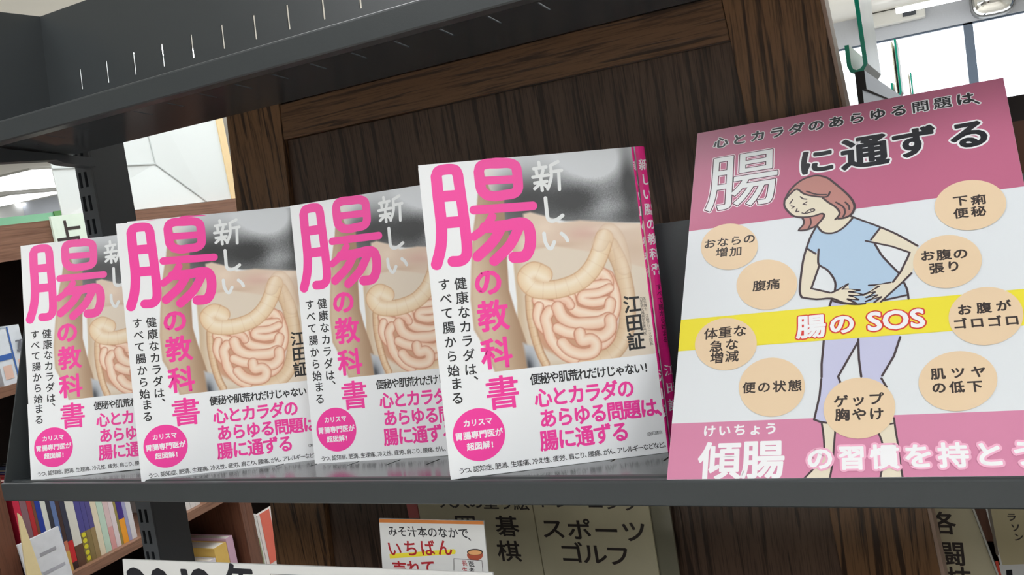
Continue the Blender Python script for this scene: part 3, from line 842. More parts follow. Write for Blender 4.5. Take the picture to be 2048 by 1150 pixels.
for l, s_ in (([(303, 460), (255, 545), (218, 645), (190, 750), (172, 880), (163, 1000), (180, 1048)], 4), ([(180, 1048), (300, 1064), (425, 1056), (520, 1092), (625, 1104)], 3),
              ([(218, 645), (293, 690)], 0), ([(318, 655), (314, 760), (332, 790), (390, 824), (440, 890), (456, 940), (450, 1000)], 3), ([(322, 792), (258, 975), (410, 1010)], 0),
              ([(425, 1010), (480, 985), (560, 938), (515, 980), (655, 990), (568, 1003), (690, 1028), (570, 1033), (645, 1066), (555, 1062), (625, 1096)], 0),
              ([(570, 378), (700, 425), (825, 472), (960, 530), (1130, 625)], 3), ([(825, 475), (748, 575)], 0), ([(705, 585), (920, 630), (1065, 680), (1050, 720), (990, 840), (928, 922)], 0),
              ([(780, 610), (810, 660), (850, 720), (980, 852)], 3), ([(1080, 850), (1000, 930), (900, 1020), (830, 1084)], 0), ([(908, 925), (730, 950), (812, 958), (690, 1025), (780, 1005), (710, 1050), (800, 1030), (705, 1082), (832, 1045), (775, 1090)], 0),
              ([(1020, 930), (1045, 985), (1056, 1060)], 2), ([(860, 1070), (1040, 1030)], 0), ([(430, 1075), (500, 1095), (620, 1106), (700, 1100)], 3), ([(305, 460), (350, 512), (420, 522), (480, 503), (540, 460), (600, 393)], 4)):
    ink.stroke(a2(l), 3.4, p_line, 7, smooth=s_)
# head
ink.poly(spline(a2([(40, 255), (90, 195), (140, 160), (240, 180), (360, 210), (480, 300), (500, 370), (420, 400), (345, 360), (280, 380), (200, 390), (130, 388), (80, 350), (45, 300)]), 3, True), p_skin, 7)
ink.poly(a2([(180, 390), (197, 420), (190, 455), (155, 497), (200, 494), (240, 486), (290, 465), (330, 420), (362, 385), (345, 360), (280, 380)]), p_hair, 8)
ink.poly(a2([(38, 255), (70, 190), (120, 130), (180, 85), (240, 60), (310, 48), (390, 68), (450, 112), (520, 170), (580, 230), (610, 285), (608, 330), (580, 370), (530, 396), (480, 402), (455, 408), (485, 375), (488, 345), (470, 315), (430, 285), (385, 258), (352, 228), (300, 218), (210, 205), (140, 160), (85, 205)]), p_hair, 8)
for l, wd, s_ in (([(38, 255), (70, 190), (120, 130), (180, 85), (240, 60), (310, 48), (390, 68), (450, 112), (520, 170), (580, 230), (610, 285), (608, 330), (580, 372), (530, 396), (480, 402)], 3.4, 3),
                  ([(455, 408), (485, 375), (488, 345), (455, 305), (400, 270), (352, 232)], 3.2, 3), ([(42, 250), (85, 200), (140, 160), (200, 200), (300, 220), (385, 222), (410, 185)], 3, 3),
                  ([(220, 178), (300, 203), (380, 205)], 2.6, 3), ([(38, 255), (38, 300), (70, 345), (120, 382), (200, 390), (280, 380), (345, 360), (362, 385), (300, 460)], 3.2, 3),
                  ([(180, 390), (197, 420), (190, 455), (155, 497), (230, 490), (300, 460)], 3, 3), ([(250, 400), (255, 440), (232, 485)], 2.5, 3), ([(460, 268), (520, 305), (535, 350), (520, 385)], 2.8, 4), ([(538, 268), (565, 295), (570, 325)], 2.8, 3),
                  ([(105, 245), (82, 278)], 2, 0), ([(168, 222), (190, 238), (220, 242)], 2.2, 3), ([(92, 298), (118, 304), (98, 318)], 2, 0), ([(220, 265), (192, 282), (218, 288)], 2, 0), ([(140, 322), (132, 345), (155, 342)], 2, 0),
                  ([(182, 355), (205, 360), (250, 350), (285, 335), (275, 322), (240, 330), (210, 352)], 2, 2), ([(250, 330), (262, 348)], 1.2, 0)):
    ink.stroke(a2(l), wd, p_line, 9, smooth=s_)
# tan symptom circles
CIRC = [((1941, 411), 72, 50, [('下痢', (1921, 402), (1957, 400)), ('便秘', (1922, 427), (1957, 423))]),
        ((1895, 524), 69, 53, [('お腹の', (1855, 512), (1921, 508)), ('張り', (1873, 537), (1907, 533))]),
        ((1459, 494), 57, 46, [('おならの', (1420, 488), (1499, 478)), ('増加', (1444, 505), (1472, 503))]),
        ((1534, 570), 61, 50, [('腹痛', (1519, 572), (1547, 569))]),
        ((1972, 633), 75, 58, [('お腹が', (1929, 620), (2007, 612)), ('ゴロゴロ', (1920, 648), (2024, 641))]),
        ((1452, 689), 62, 52, [('体重な', (1422, 668), (1480, 662)), ('急な', (1433, 693), (1464, 689)), ('増減', (1434, 716), (1464, 713))]),
        ((1544, 775), 66, 59, [('便の状態', (1498, 776), (1590, 772))]),
        ((1719, 817), 72, 61, [('ゲップ', (1682, 803), (1752, 798)), ('胸やけ', (1685, 830), (1753, 828))]),
        ((1916, 763), 79, 60, [('肌ツヤ', (1876, 748), (1957, 744)), ('の低下', (1878, 776), (1950, 773))])]
for (c, rx, ry, rows) in CIRC:
    ink.ellipse(*c, rx, ry, p_tan, 11, -.1)
    for txt, a, b in rows:
        ink.row(txt, a, b, 25 if c[0] < 1460 and c[1] < 600 else (28 if c[0] < 1600 else 31), p_txt2, 12, .36 if c[0] < 1600 else .5)
# lettering
top = '心とカラダのあらゆる問題は'
for i, ch in enumerate(top):
    a, b = HP(1442, 285), HP(1930, 197)
    x = a[0] + (b[0] - a[0]) * i / 12; z = a[1] + (b[1] - a[1]) * i / 12
    ink.glyph_mm(ch, x, z, 11.6, white_ink, 1, 1.9); ink.glyph_mm(ch, x, z, 11.6, p_txt, 2, .45 if ch in '問題' else .8)
q_ = HP(1965, 196); ink.glyph_mm('、', q_[0], q_[1], 11.6, white_ink, 1, 1.9); ink.glyph_mm('、', q_[0], q_[1], 11.6, p_txt, 2, .45)
for ch, p, wd, hs in (('に', (1633, 322), 74, 1.0), ('通', (1729, 303), 96, 1.0), ('ず', (1828, 284), 92, 1.0), ('る', (1938, 268), 90, 1.0)):
    q_ = HP(*p); sz = ink.size(*p, wd)
    ink.glyph_mm(ch, q_[0], q_[1], sz, white_ink, 1, 4.6); ink.glyph_mm(ch, q_[0], q_[1], sz, p_txt, 2, 2.)
q_ = HP(1484, 358); sz = ink.size(1484, 358, 158)
ink.glyph_mm('腸', q_[0], q_[1], sz, white_ink, 1, 3.3, .92); ink.glyph_mm('腸', q_[0], q_[1], sz, p_dk, 2, 2.3, .92)
ink.glyph_mm('腸', q_[0], q_[1], sz, p_txt, 3, 1.6, .92); ink.glyph_mm('腸', q_[0], q_[1], sz, pale_ink, 4, .5, .92)
for ch, p, wd in (('腸', (1622, 653), 60), ('の', (1684, 648), 54), ('S', (1749, 641), 66), ('O', (1791, 638), 66), ('S', (1835, 635), 66)):
    q_ = HP(*p); sz = ink.size(*p, wd)
    ink.glyph_mm(ch, q_[0], q_[1], sz, p_red, 6, 2.9); ink.glyph_mm(ch, q_[0], q_[1], sz, white_ink, 9, 1.1)
ink.row('けいちょう', (1419, 862), (1542, 857), 27, white_ink, 1, .5)
ink.row('傾腸', (1439, 921), (1525, 918), 88, white_ink, 1, 1.3)
a, b = HP(1640, 917), HP(2053, 907)
for i, ch in enumerate('の習慣を持とう'):
    t_ = i / 6; x = a[0] + (b[0] - a[0]) * t_; z = a[1] + (b[1] - a[1]) * t_
    ink.glyph_mm(ch, x, z, 15.0, p_halo, 12, 3.4); ink.glyph_mm(ch, x, z, 15.0, white_ink, 13, 1.0)

def clip(mb_, zmin):
    F = []; Mi = []
    for f, m_ in zip(mb_.f, mb_.m):
        P = [mb_.v[i] for i in f]
        if min(p[2] for p in P) >= zmin: F.append(f); Mi.append(m_); continue
        out = []
        for i in range(len(P)):
            a, b = P[i], P[(i + 1) % len(P)]
            if a[2] >= zmin: out.append(a)
            if (a[2] >= zmin) != (b[2] >= zmin):
                t_ = (zmin - a[2]) / (b[2] - a[2]); out.append(tuple(a[k] + (b[k] - a[k]) * t_ for k in range(3)))
        if len(out) > 2:
            n = len(mb_.v); mb_.v += out; F.append(tuple(range(n, n + len(out)))); Mi.append(m_)
    mb_.f, mb_.m = F, Mi
clip(ink.mb, 6.25)
ink.build('poster_print', poster)

# ------------------------------------------------------------------ cards and labels below the shelf
def card(name, Y, corners, label, cat, m_, th=1.0, group=None, zfloor=None):
    """upright card standing at depth Y; corners tl,tr,br,bl in measured spots"""
    P = [on_y(*c, Y) for c in corners]
    if zfloor is not None:
        for i, j in ((2, 1), (3, 0)):
            d = P[i] - P[j]; P[i] = P[j] + d * ((zfloor - P[j][2]) / d[2])
    o = P[3]
    t_ = thing(name, tuple(o), label, cat, group)
    mb = MB(); a = [(p[0] - o[0], 0, p[2] - o[2]) for p in reversed(P)]
    mb.prism(a, [(p[0], th, p[2]) for p in a])
    mb.build('sheet', m_, t_, world=False)
    return t_, Ink(sheet_y(Y, o[0], o[2]), -.06), o
beige = mat('beige section plate', (208, 200, 170), .45, noise=(30, .08))
white_card = mat('white card', (222, 222, 220), .5, noise=(20, .02))
orange = mat('orange stripe', (222, 134, 62), .5)
red_hand = mat('red marker', (176, 34, 44), .5)
yel_m = mat('yellow marker', (238, 222, 60), .5)
# white sign on the lowest shelf
t_, ink, o = card('white_sign', 500, [(245, 1119), (985, 1146), (990, 1180), (250, 1180)], 'white sign board standing on the lowest shelf, top of its big black numerals showing', 'sign', white_card, 1.5, zfloor=-483)
for ch, x in (('2', 293), ('0', 337), ('1', 380), ('8', 418)):
    ink.row(ch, (x - 12, 1178), (x - 12, 1178), 90, p_txt, 0, 2.6, 1.05)
ink.row('年', (482, 1166), (482, 1166), 62, p_txt, 0, 2.2)
for l in ([(540, 1160), (541, 1148), (610, 1151)], [(610, 1151), (611, 1165)]): ink.stroke(l, 1.2, mat('grey ink', (120, 120, 120), .5), 0)
ink.build('numerals', t_)
# hand-written pop card
t_, ink, o = card('hand_lettered_card', 520, [(758, 1037), (967, 1042), (980, 1180), (768, 1180)], 'hand-lettered white card with an orange top edge and red writing', 'card', white_card, 1.0, zfloor=-486)
ink.poly([(758.4, 1037.5), (966.6, 1042.4), (967.5, 1049), (759, 1045)], orange, 0)
ink.poly([(779, 1108), (908, 1098), (912, 1102), (910, 1108), (780, 1117)], yel_m, 0)
ink.row('みそ汁本のなかで', (785, 1062), (927, 1066), 20, p_txt, 1, .22)
ink.row('、', (944, 1072), (944, 1072), 20, p_txt, 1, .22)
ink.row('いちばん', (789, 1097), (889, 1095), 30, red_hand, 1, .5)
ink.row('売れて', (800, 1138), (857, 1135), 30, red_hand, 1, .55)
bx = mat('drawn soup bowl', (176, 84, 60), .5)
ink.ellipse(950, 1110, 16, 11, bx, 0); ink.ellipse(950, 1104, 16, 6.5, p_txt2, 1); ink.ellipse(950, 1105, 13.5, 4.8, mat('drawn soup', (226, 166, 110), .5), 2)
ink.poly([(908, 1117), (964, 1121), (967, 1150), (910, 1150)], white_card, 1)
ink.stroke([(908, 1160), (908, 1117), (964, 1121), (967, 1160)], 1., p_line, 2, nj=6)
ink.column('医者', (943, 1127), (944, 1141), 12, p_txt, 2, .12); ink.column('長生', (929, 1126), (930, 1140), 11, red_hand, 2, .1)
ink.build('writing', t_)
# stack of clear sheets beside it
frost = mat('grey clear plastic sheet', (196, 198, 196), .25)
for i in range(5):
    mb = MB(); y = 508 + i * 1.8
    a = on_y(704 + i * 7, 1139 + i * 1.5, y); b = on_y(975 + (i % 2) * 8, 1143 + i * 1.2, y)
    mb.box(a[0], b[0], y, y + .9, -484, (a[2] + b[2]) / 2)
    oo = mb.build('plastic_sheet', frost, off=(a[0], y, -484))
    tag(oo, 'thin grey plastic sheet standing in front of the hand-lettered card', 'plastic sheet', 'grey plastic sheets in front of the orange-edged card')
# beige section plate
t_ = thing('section_plate', tuple(on_y(835, 1010, 692)), 'wide beige section plate with black category names on the dark panel', 'sign')
o = on_y(835, 1010, 692)
for nm, x0, x1 in (('left_plate', -484, -360.8), ('right_plate', -359.8, -250.4)):
    mb = MB(); mb.box(x0, x1, 692, 694, -440, -230); mb.build(nm, beige, t_, off=tuple(o))
mb = MB(); mb.box(-500, -233.5, 696, 698.5, -450, -222); mb.box(-500, -233.5, 689, 691, -450, -444); mb.box(-500, -233.5, 689, 698, -452, -450)
mb.build('holder', mat('grey green clear holder', (140, 136, 118), .15, spec=.7), t_, off=tuple(o))
mb = MB(); mb.box(-497, -485, 692, 694, -299, -254); mb.build('pink_slip', mat('pink slip', (206, 112, 108), .5), t_, off=tuple(o))
ink = Ink(sheet_y(692, o[0], o[2]), -.1)
ink.row('大人の塗り絵', (893, 1002), (1042, 1006), 32, p_txt2, 0, .5, .85)
ink.row('トレーニング', (1088, 1002), (1262, 1007), 34, p_txt2, 0, .5, .85)
ink.row('囲碁', (932, 1050), (1014, 1052), 47, p_txt2, 0, .8, .84)
ink.row('将棋', (938, 1100), (1018, 1102), 47, p_txt2, 0, .8, .84)
ink.row('スポーツ', (1106, 1057), (1268, 1063), 52, p_txt2, 0, .8, .84)
ink.row('ゴルフ', (1143, 1105), (1236, 1111), 52, p_txt2, 0, .8, .84)
ink.build('category_names', t_, off=(0, 0, 0))
# cards right of the panel
t_, ink, o = card('section_card', 736, [(1852, 1000), (1937, 1000), (2012, 1200), (1885, 1200)], 'beige martial arts section card right of the oak panel, leaning', 'sign', beige, 2)
ink.row('各', (1888, 1046), (1888, 1046), 48, p_txt2, 0, .8, 1.15); ink.row('闘', (1905, 1107), (1905, 1107), 52, p_txt2, 0, .8, 1.15); ink.row('技', (1919, 1158), (1919, 1158), 52, p_txt2, 0, .8, 1.15)
ink.build('characters', t_)
white_edge = mat('clear card edge', (214, 214, 206), .2)
mb = MB(); c = [on_y(1938, 1000, 735.5), on_y(1942, 1000, 735.5), on_y(2017, 1200, 735.5), on_y(2013, 1200, 735.5)]
a = [(p[0] - o[0], -1, p[2] - o[2]) for p in reversed(c)]; mb.prism(a, [(p[0], 3, p[2]) for p in a]); mb.build('card_edge', white_edge, t_, world=False)
t_, ink, o = card('section_card', 736.5, [(1967, 1000), (2052, 1000), (2100, 1200), (2018, 1200)], 'beige marathon section card at the lower right corner', 'sign', mat('warm beige card', (196, 184, 148), .5, noise=(30, .05)), 2)
for ch, p in (('マ', (2014, 1008)), ('ラ', (2023, 1034)), ('ソ', (2031, 1055)), ('ン', (2037, 1074))):
    ink.row(ch, p, p, 21, p_txt2, 0, .35)
ink.poly([(1967, 1001), (1971, 1001), (2023, 1199), (2019, 1199)], white_card, 1); ink.poly([(1972, 1001), (1978, 1001), (1998, 1110), (1992, 1110)], mat('grey brown strip', (126, 116, 104), .5), 1)
ink.poly([(1990, 1122), (1996, 1122), (2012, 1180), (2005, 1180)], mat('red strip', (212, 78, 60), .5), 1)
ink.poly([(1998, 1130), (2048, 1128), (2060, 1190), (2012, 1190)], white_card, 1); ink.poly([(2012, 1140), (2024, 1139), (2028, 1180), (2016, 1180)], p_txt, 2)
ink.build('lettering', t_)

# ------------------------------------------------------------------ bookcase right of / behind the oak panel
t = thing('glass_topped_bookcase', (120, 1400, -1250), 'dark bookcase receding behind the oak panel with a pale top', 'bookcase')
o0 = (120, 1400, -1250)
rail_m = mat('dark bronze rail', (44, 41, 42), .4, 0, .4)
mb = MB(); mb.box(-50, -46, 738, 3300, -12, 30); mb.box(-50, -43, 738, 3300, 30, 44); mb.build('front_rail', rail_m, t, off=o0)
mb = MB(); mb.box(-40, 330, 738, 3300, -12, 6); mb.build('top_board', dark_board, t, off=o0)
for z in (-330, -700, -1080):
    mb = MB(); mb.box(-30, 330, 738, 3300, z - 18, z); mb.build('shelf_board', brown_board, t, off=o0)
mb = MB(); mb.box(330, 345, 738, 3300, -1250, 6); mb.build('back_board', dark_board, t, off=o0)
for y in (738, 1600, 2500, 3285):
    mb = MB(); mb.box(-30, 330, y, y + 15, -1250, -12); mb.build('divider', brown_board_v, t, off=o0)

# J-shaped acrylic holders on its rail
def holder(x, y, h, dep, lab, lean=0):
    t = thing('acrylic_holder', (x, y, 44), lab, 'sign holder', 'green-edged acrylic holders on the bookcase rail')
    # J outline in x,z
    th = 3.2
    J = [(-9, 22), (-9, 6), (-7.5, 1.8), (-4, 0), (0, 1.2), (3, 5), (3 + lean, h)]
    left = []; right = []
    for i, p in enumerate(J):
        a = J[max(i - 1, 0)]; b = J[min(i + 1, len(J) - 1)]
        dx, dz = b[0] - a[0], b[1] - a[1]; L = math.hypot(dx, dz)
        n = (-dz / L * th / 2, dx / L * th / 2); left.append((p[0] + n[0], p[1] + n[1])); right.append((p[0] - n[0], p[1] - n[1]))
    mb = MB(); me = MB()
    for i in range(len(J) - 1):
        q = [left[i], left[i + 1], right[i + 1], right[i]]
        mb.prism([(x + a, y + 1.2, 45.2 + b) for a, b in q], [(x + a, y + dep, 45.2 + b) for a, b in q])
        me.prism([(x + a, y, 45.2 + b) for a, b in q], [(x + a, y + 1.2, 45.2 + b) for a, b in q])
    mb.build('holder_body', grey_frost, t, off=(x, y, 44)); me.build('green_edge', green_edge, t, off=(x, y, 44))
    c = MB(); c.box(x + (.6 if h > 150 else -3.2), x + (1.6 if h > 150 else -1.6), y + 2, y + (240 if h > 150 else dep - 4), 70 if h > 150 else 50, 45 + h - 3)
    c.build('insert_card', grey_frost if h > 150 else mat('cream insert card', (222, 216, 190), .6), t, off=(x, y, 44))
holder(-46, 762, 190, 200, 'tall green-edged acrylic holder nearest the oak panel, top cut by the frame', -4)
holder(-46, 1600, 90, 110, 'middle green-edged acrylic holder on the bookcase rail')
holder(-46, 2650, 84, 110, 'farthest small green-edged acrylic holder, just above the poster')

# wall items near the window
t = thing('air_conditioner', (-420, 11990, 1180), 'white wall air conditioner above the window at the upper right', 'air conditioner')
mb = MB(); mb.box(-700, 40, 11800, 11998, 1180, 1340); bevel(mb.build('case', wall_m, t, off=(-420, 11990, 1180)), 20)
mb = MB(); mb.box(-200, -60, 11785, 11800, 1225, 1290); mb.build('vent', mat('dark vent', (60, 64, 72), .5), t, off=(-420, 11990, 1180))
t = thing('window_glare_box', (300, 11000, 1350), 'glowing box added for the glare in front of the window top', 'ceiling lamp')  # glare above the window added as a glowing box, no real lamp
mb = MB(); mb.box(-250, 650, 10900, 11100, 1200, 1240); mb.build('tube', lamp_glow, t, off=(300, 11000, 1350))
mb = MB(); mb.box(-250, 650, 10880, 11120, 1240, 1262); mb.box(180, 220, 10990, 11010, 1262, 1350); mb.build('lamp_housing', hs_m, t, off=(300, 11000, 1350))  # casing and rod invented to carry the glare box
# convex mirror
t = thing('convex_mirror', (560, 11800, 1100), 'rounded convex mirror at the top right corner above the window', 'mirror')
mb = MB(); n = 24; m2 = 8
def sup(a, r): c, s_ = math.cos(a), math.sin(a); return (r * math.copysign(abs(c) ** .6, c), r * .9 * math.copysign(abs(s_) ** .6, s_))
cxm, czm = 1985, 15
ctr = on_y(1986, -8, 11700); RR = 215
rings = []
for j in range(m2 + 1):
    rr = RR * j / m2; yy = -110 * math.sqrt(max(0, 1 - (j / m2) ** 2 * .98)) 
    rings.append([(ctr[0] + sup(2 * math.pi * i / n, rr)[0], 11800 + yy, ctr[2] + sup(2 * math.pi * i / n, rr)[1]) for i in range(n)])
for j in range(m2):
    for i in range(n):
        mb.face([rings[j][i], rings[j + 1][i], rings[j + 1][(i + 1) % n], rings[j][(i + 1) % n]])
mb.build('mirror_dome', mat('mirror', (225, 225, 222), .03, 1.), t, off=(560, 11800, 1100), smooth=True)
mb = MB()
for i in range(n):
    a0, a1 = 2 * math.pi * i / n, 2 * math.pi * (i + 1) / n
    f = lambda a, r, y: (ctr[0] + sup(a, r)[0], y, ctr[2] + sup(a, r)[1])
    mb.face([f(a0, RR, 11780), f(a1, RR, 11780), f(a1, RR + 14, 11780), f(a0, RR + 14, 11780)])
    mb.face([f(a0, RR + 14, 11780), f(a1, RR + 14, 11780), f(a1, RR + 14, 11999), f(a0, RR + 14, 11999)])
mb.build('rim', mat('grey rim', (120, 122, 124), .4), t, off=(560, 11800, 1100))

# ------------------------------------------------------------------ bookcase on the left with its books
BX = -1500.0
t = thing('wall_bookcase', (BX - 150, 1500, -1250), 'long brown bookcase across the aisle on the left', 'bookcase')
o0 = (BX - 150, 1500, -1250)
UPR = [-90, 430, 900, 1456, 1990, 2520]
mb = MB(); mb.box(BX - 18, BX + 6, -90, 2560, 22, 86); mb.build('top_beam', brown_board, t, off=o0)
for z in (-193, -562, -927, -1230):
    mb = MB(); mb.box(BX - 300, BX, -90, 2560, z - 18, z); mb.build('shelf_board', brown_board, t, off=o0)
mb = MB(); mb.box(BX - 300, BX - 18, -90, 2560, 60, 80); mb.build('top_board', brown_board, t, off=o0)
for y in UPR:
    mb = MB(); mb.box(BX - 300, BX - 1, y, y + 36, -1250, 60); mb.build('upright', brown_board_v, t, off=o0)
mb = MB(); mb.box(BX - 312, BX - 300, -90, 2560, -1250, 80); mb.build('back_board', dark_board, t, off=o0)
# books: y centre, thickness, height, colour(s), words
def spine_book(y, th, h, z, cols, label, group, dep=150, xoff=0):
    x1 = BX - 14 + xoff
    t = thing('book', (x1 - dep / 2, y, z), label, 'book', group)
    o0 = (x1 - dep / 2, y, z)
    mb = MB(); mb.box(x1 - dep, x1 - 2, y - th / 2 + 1, y + th / 2 - 1, z + 2, z + h - 2); mb.build('page_block', page, t, off=o0)
    mb = MB(); k = len(cols); zz = z
    for i, (f, c) in enumerate(cols):
        z1 = z + h * f
        mb.box(x1 - 2, x1, y - th / 2, y + th / 2, zz, z1, i)
        mb.box(x1 - dep, x1 - 2, y - th / 2, y - th / 2 + 1, zz, z1, i); mb.box(x1 - dep, x1 - 2, y + th / 2 - 1, y + th / 2, zz, z1, i)
        zz = z1
    mb.build('cover', [mat('book colour %d %d %d' % c, c, .45) for f, c in cols], t, off=o0)
    return t
G1 = 'books on the background shelf below left'
def ypos(px, py=1060): return on_x(px, py, BX)[1]
SP = [(47, 60, 205, [(.36, (92, 70, 78)), (1, (196, 40, 70))], 'dark mauve book with a red top, leftmost in the background row'),
      (61, 74, 200, [(1, (130, 98, 104))], 'dusty mauve book beside the red spine in the background row'),
      (75, 84, 205, [(1, (178, 44, 48))], 'red spined book in the background row'),
      (85, 90, 200, [(1, (116, 74, 52))], 'thin brown spined book in the background row'),
      (91, 101, 205, [(.16, (210, 214, 220)), (1, (36, 60, 150))], 'cobalt blue spined book in the background row'),
      (102, 112, 205, [(1, (214, 216, 206))], 'white spined book right of the cobalt blue one'),
      (113, 121, 200, [(.2, (196, 198, 190)), (1, (52, 52, 62))], 'charcoal spined book with a white foot'),
      (122, 131, 205, [(.18, (206, 208, 200)), (1, (98, 120, 166))], 'steel blue spined book with a white foot'),
      (132, 139, 195, [(.2, (216, 178, 96)), (.3, (200, 120, 90)), (1, (70, 50, 46))], 'dark brown spined book with a yellow foot'),
      (140, 150, 205, [(.07, (60, 40, 40)), (.27, (204, 44, 48)), (1, (54, 56, 74))], 'navy spined book with a red lower half'),
      (151, 168, 205, [(.2, (96, 68, 52)), (1, (216, 214, 204))], 'broad white spined book with black print'),
      (169, 180, 205, [(.29, (140, 124, 72)), (1, (78, 74, 140))], 'first purple book with an olive foot and yellow dots'),
      (181, 190, 205, [(.29, (134, 116, 74)), (1, (80, 76, 138))], 'second purple book with an olive foot'),
      (191, 200, 205, [(.29, (150, 128, 88)), (1, (84, 78, 136))], 'third purple book with an olive foot'),
      (201, 212, 200, [(1, (224, 214, 188))], 'cream spined book in the background row'),
      (213, 225, 200, [(1, (190, 214, 196))], 'mint green spined book in the background row'),
      (226, 236, 205, [(.22, (214, 158, 156)), (1, (216, 190, 190))], 'salmon pink spined book in the background row'),
      (237, 246, 205, [(1, (222, 208, 210))], 'pale pink white spined book in the background row'),
      (247, 251, 200, [(1, (150, 136, 76))], 'thin olive spined book in the background row'),
      (252, 263, 205, [(.24, (236, 160, 48)), (1, (66, 46, 130))], 'violet book with an orange paper band'),
      (264, 270, 205, [(1, (160, 160, 196))], 'lavender spined book in the background row'),
      (271, 281, 205, [(.8, (214, 212, 214)), (1, (206, 90, 100))], 'white spined book next to the slotted post')]
for a, b, h, cols, lb in SP:
    y0, y1 = ypos(a), ypos(b + .9)
    tb = spine_book((y0 + y1) / 2, (y1 - y0) * .96, h, -562, cols, lb, G1)
    if 'dots' in lb:
        mb = MB(); yc = (y0 + y1) / 2
        for k in range(5):
            zc = -562 + 8 + k * 11.5
            ring = [(BX - 13.4, yc + 4.5 * math.cos(q), zc + 4.6 * math.sin(q)) for q in [i * math.pi / 6 for i in range(12)]]
            mb.face(ring)
        mb.build('yellow_dots', mat('book yellow', (220, 210, 50), .5), tb, off=(BX, yc, -562))
for a, b in ((285, 297), (298, 306), (307, 316), (317, 326), (327, 338), (339, 350), (351, 362), (363, 372), (373, 381), (382, 393), (394, 404), (405, 414)):
    vis = a > 370
    y0, y1 = ypos(a, 1030), ypos(b + .9, 1030)
    if vis:
        nth = {373: 'first', 382: 'second', 394: 'third', 405: 'fourth'}[a]
        spine_book((y0 + y1) / 2, (y1 - y0) * .95, 200, -562, [(.5, (224, 222, 220)), (.7, (214, 88, 84)), (1, (226, 222, 220))],
                   'white and red spined book, %s to the right of the slotted post' % nth, 'white and red books right of the post')
# magazines face out in front of the row
def face_out(y0, y1, z0, z1, x, lean, cols, label, cat='magazine', th=4, name='magazine', blocks=()):
    t = thing(name, (x, (y0 + y1) / 2, z0), label, cat); o0 = (x, (y0 + y1) / 2, z0)
    a = [(x, y0, z0), (x, y1, z0), (x - lean, y1, z1), (x - lean, y0, z1)]
    mb = MB(); mb.prism(a, [(p[0] - th, p[1], p[2]) for p in a]); mb.build('cover', mat('cover %d %d %d' % cols, cols, .4, noise=(60, .12)), t, off=o0)
    for (u0, u1, v0, v1, c) in blocks:
        f = lambda u, v: (x - lean * v + .5, y0 + (y1 - y0) * u, z0 + (z1 - z0) * v)
        mb = MB(); mb.face([f(u0, v0), f(u1, v0), f(u1, v1), f(u0, v1)]); mb.build('printed_block', mat('ink %d %d %d' % c, c, .45), t, off=o0)
    return t
pm = on_x(82, 1090, BX + 20)
face_out(pm[1] - 38, pm[1] + 42, -600, -462, BX + 30, 14, (204, 206, 210), 'white booklet face out in front of the background book row', blocks=[(.55, .95, .05, .22, (196, 150, 120)), (.1, .3, .66, .72, (120, 120, 128)), (.4, .8, .74, .78, (150, 150, 156)), (.35, .9, .5, .54, (160, 160, 168)), (.3, .7, .36, .39, (150, 150, 160)), (0, .35, .3, .56, (176, 180, 186))])
# cream wedge card on the left upright
t_ = thing('cream_card', tuple(on_x(60, 1090, BX + 45)), 'tall cream pointed card leaning at the lower left corner', 'card')
oc = on_x(60, 1090, BX + 45)
P4 = [on_x(*q, BX + 45) for q in ((36, 1026), (44, 1034), (98, 1190), (60, 1190))]
mb = MB(); mb.prism([tuple(p) for p in reversed(P4)], [(p[0] - 3, p[1], p[2]) for p in reversed(P4)]); mb.build('sheet', mat('cream card', (222, 204, 156), .6), t_, off=tuple(oc))
# boxes on the shelf left edge (blue and white packs)
for (a, b, z0, z1, lb, blk) in ((-8, 22, -193, -95, 'blue and white boxed set at the left edge, left part', [(0, 1, .45, .55, (60, 100, 170)), (.2, .8, .1, .35, (220, 186, 170))]),
                           (23, 50, -193, -92, 'blue and white boxed set numbered 365 on the left background shelf', [(0, .12, 0, 1, (60, 100, 170)), (.3, .9, .12, .4, (226, 190, 176))])):
    y0, y1 = on_x(a, 680, BX)[1], on_x(b, 680, BX)[1]
    tb = face_out(y0, y1, z0, z1, BX - 6, 2, (214, 220, 226), lb, 'boxed set', 60, 'boxed_set', blk)
ink = Ink(lambda x, z: (x, z), 0)
yb0 = on_x(23, 680, BX)[1]; yb1 = on_x(50, 680, BX)[1]
for i, ch in enumerate('365'): ink.glyph_mm(ch, yb0 + 12 + (i + .5) * (yb1 - yb0 - 12) / 3.2, -128, 30, mat('grey numerals', (110, 112, 120), .5), 0, .5)
ink.mb.v = [(BX - 4.6 + y * .5, x, z) for x, y, z in ink.mb.v]
ink.mb.build('numbers', ink.mats, tb, off=(BX, yb1, -193))
# lower right bay: thick books and face-out paperback
for a, b, h, cols, lb in ((381, 397, 212, [(1, (210, 130, 130))], 'salmon spined book at the left of the lower thick group'), (398, 407, 214, [(1, (226, 196, 200))], 'pale pink spined book in the lower thick group'),
                      (408, 421, 222, [(1, (224, 218, 218))], 'white spined book in the lower thick group'), (422, 436, 236, [(.5, (60, 56, 96)), (1, (214, 208, 214))], 'white and navy spined book in the lower thick group'),
                      (437, 464, 256, [(1, (222, 184, 96))], 'thick yellow spined book with black title in the lower group'), (465, 479, 262, [(1, (206, 168, 190))], 'mauve spined book right of the thick yellow one')):
    y0, y1 = on_x(a, 1100, BX)[1], on_x(b + 1, 1100, BX)[1]
    tb = spine_book((y0 + y1) / 2, (y1 - y0) * .95, h, -927, cols, lb, 'thick books on the lower background shelf')
pm0, pm1 = on_x(506, 1060, BX)[1], on_x(552, 1100, BX)[1]
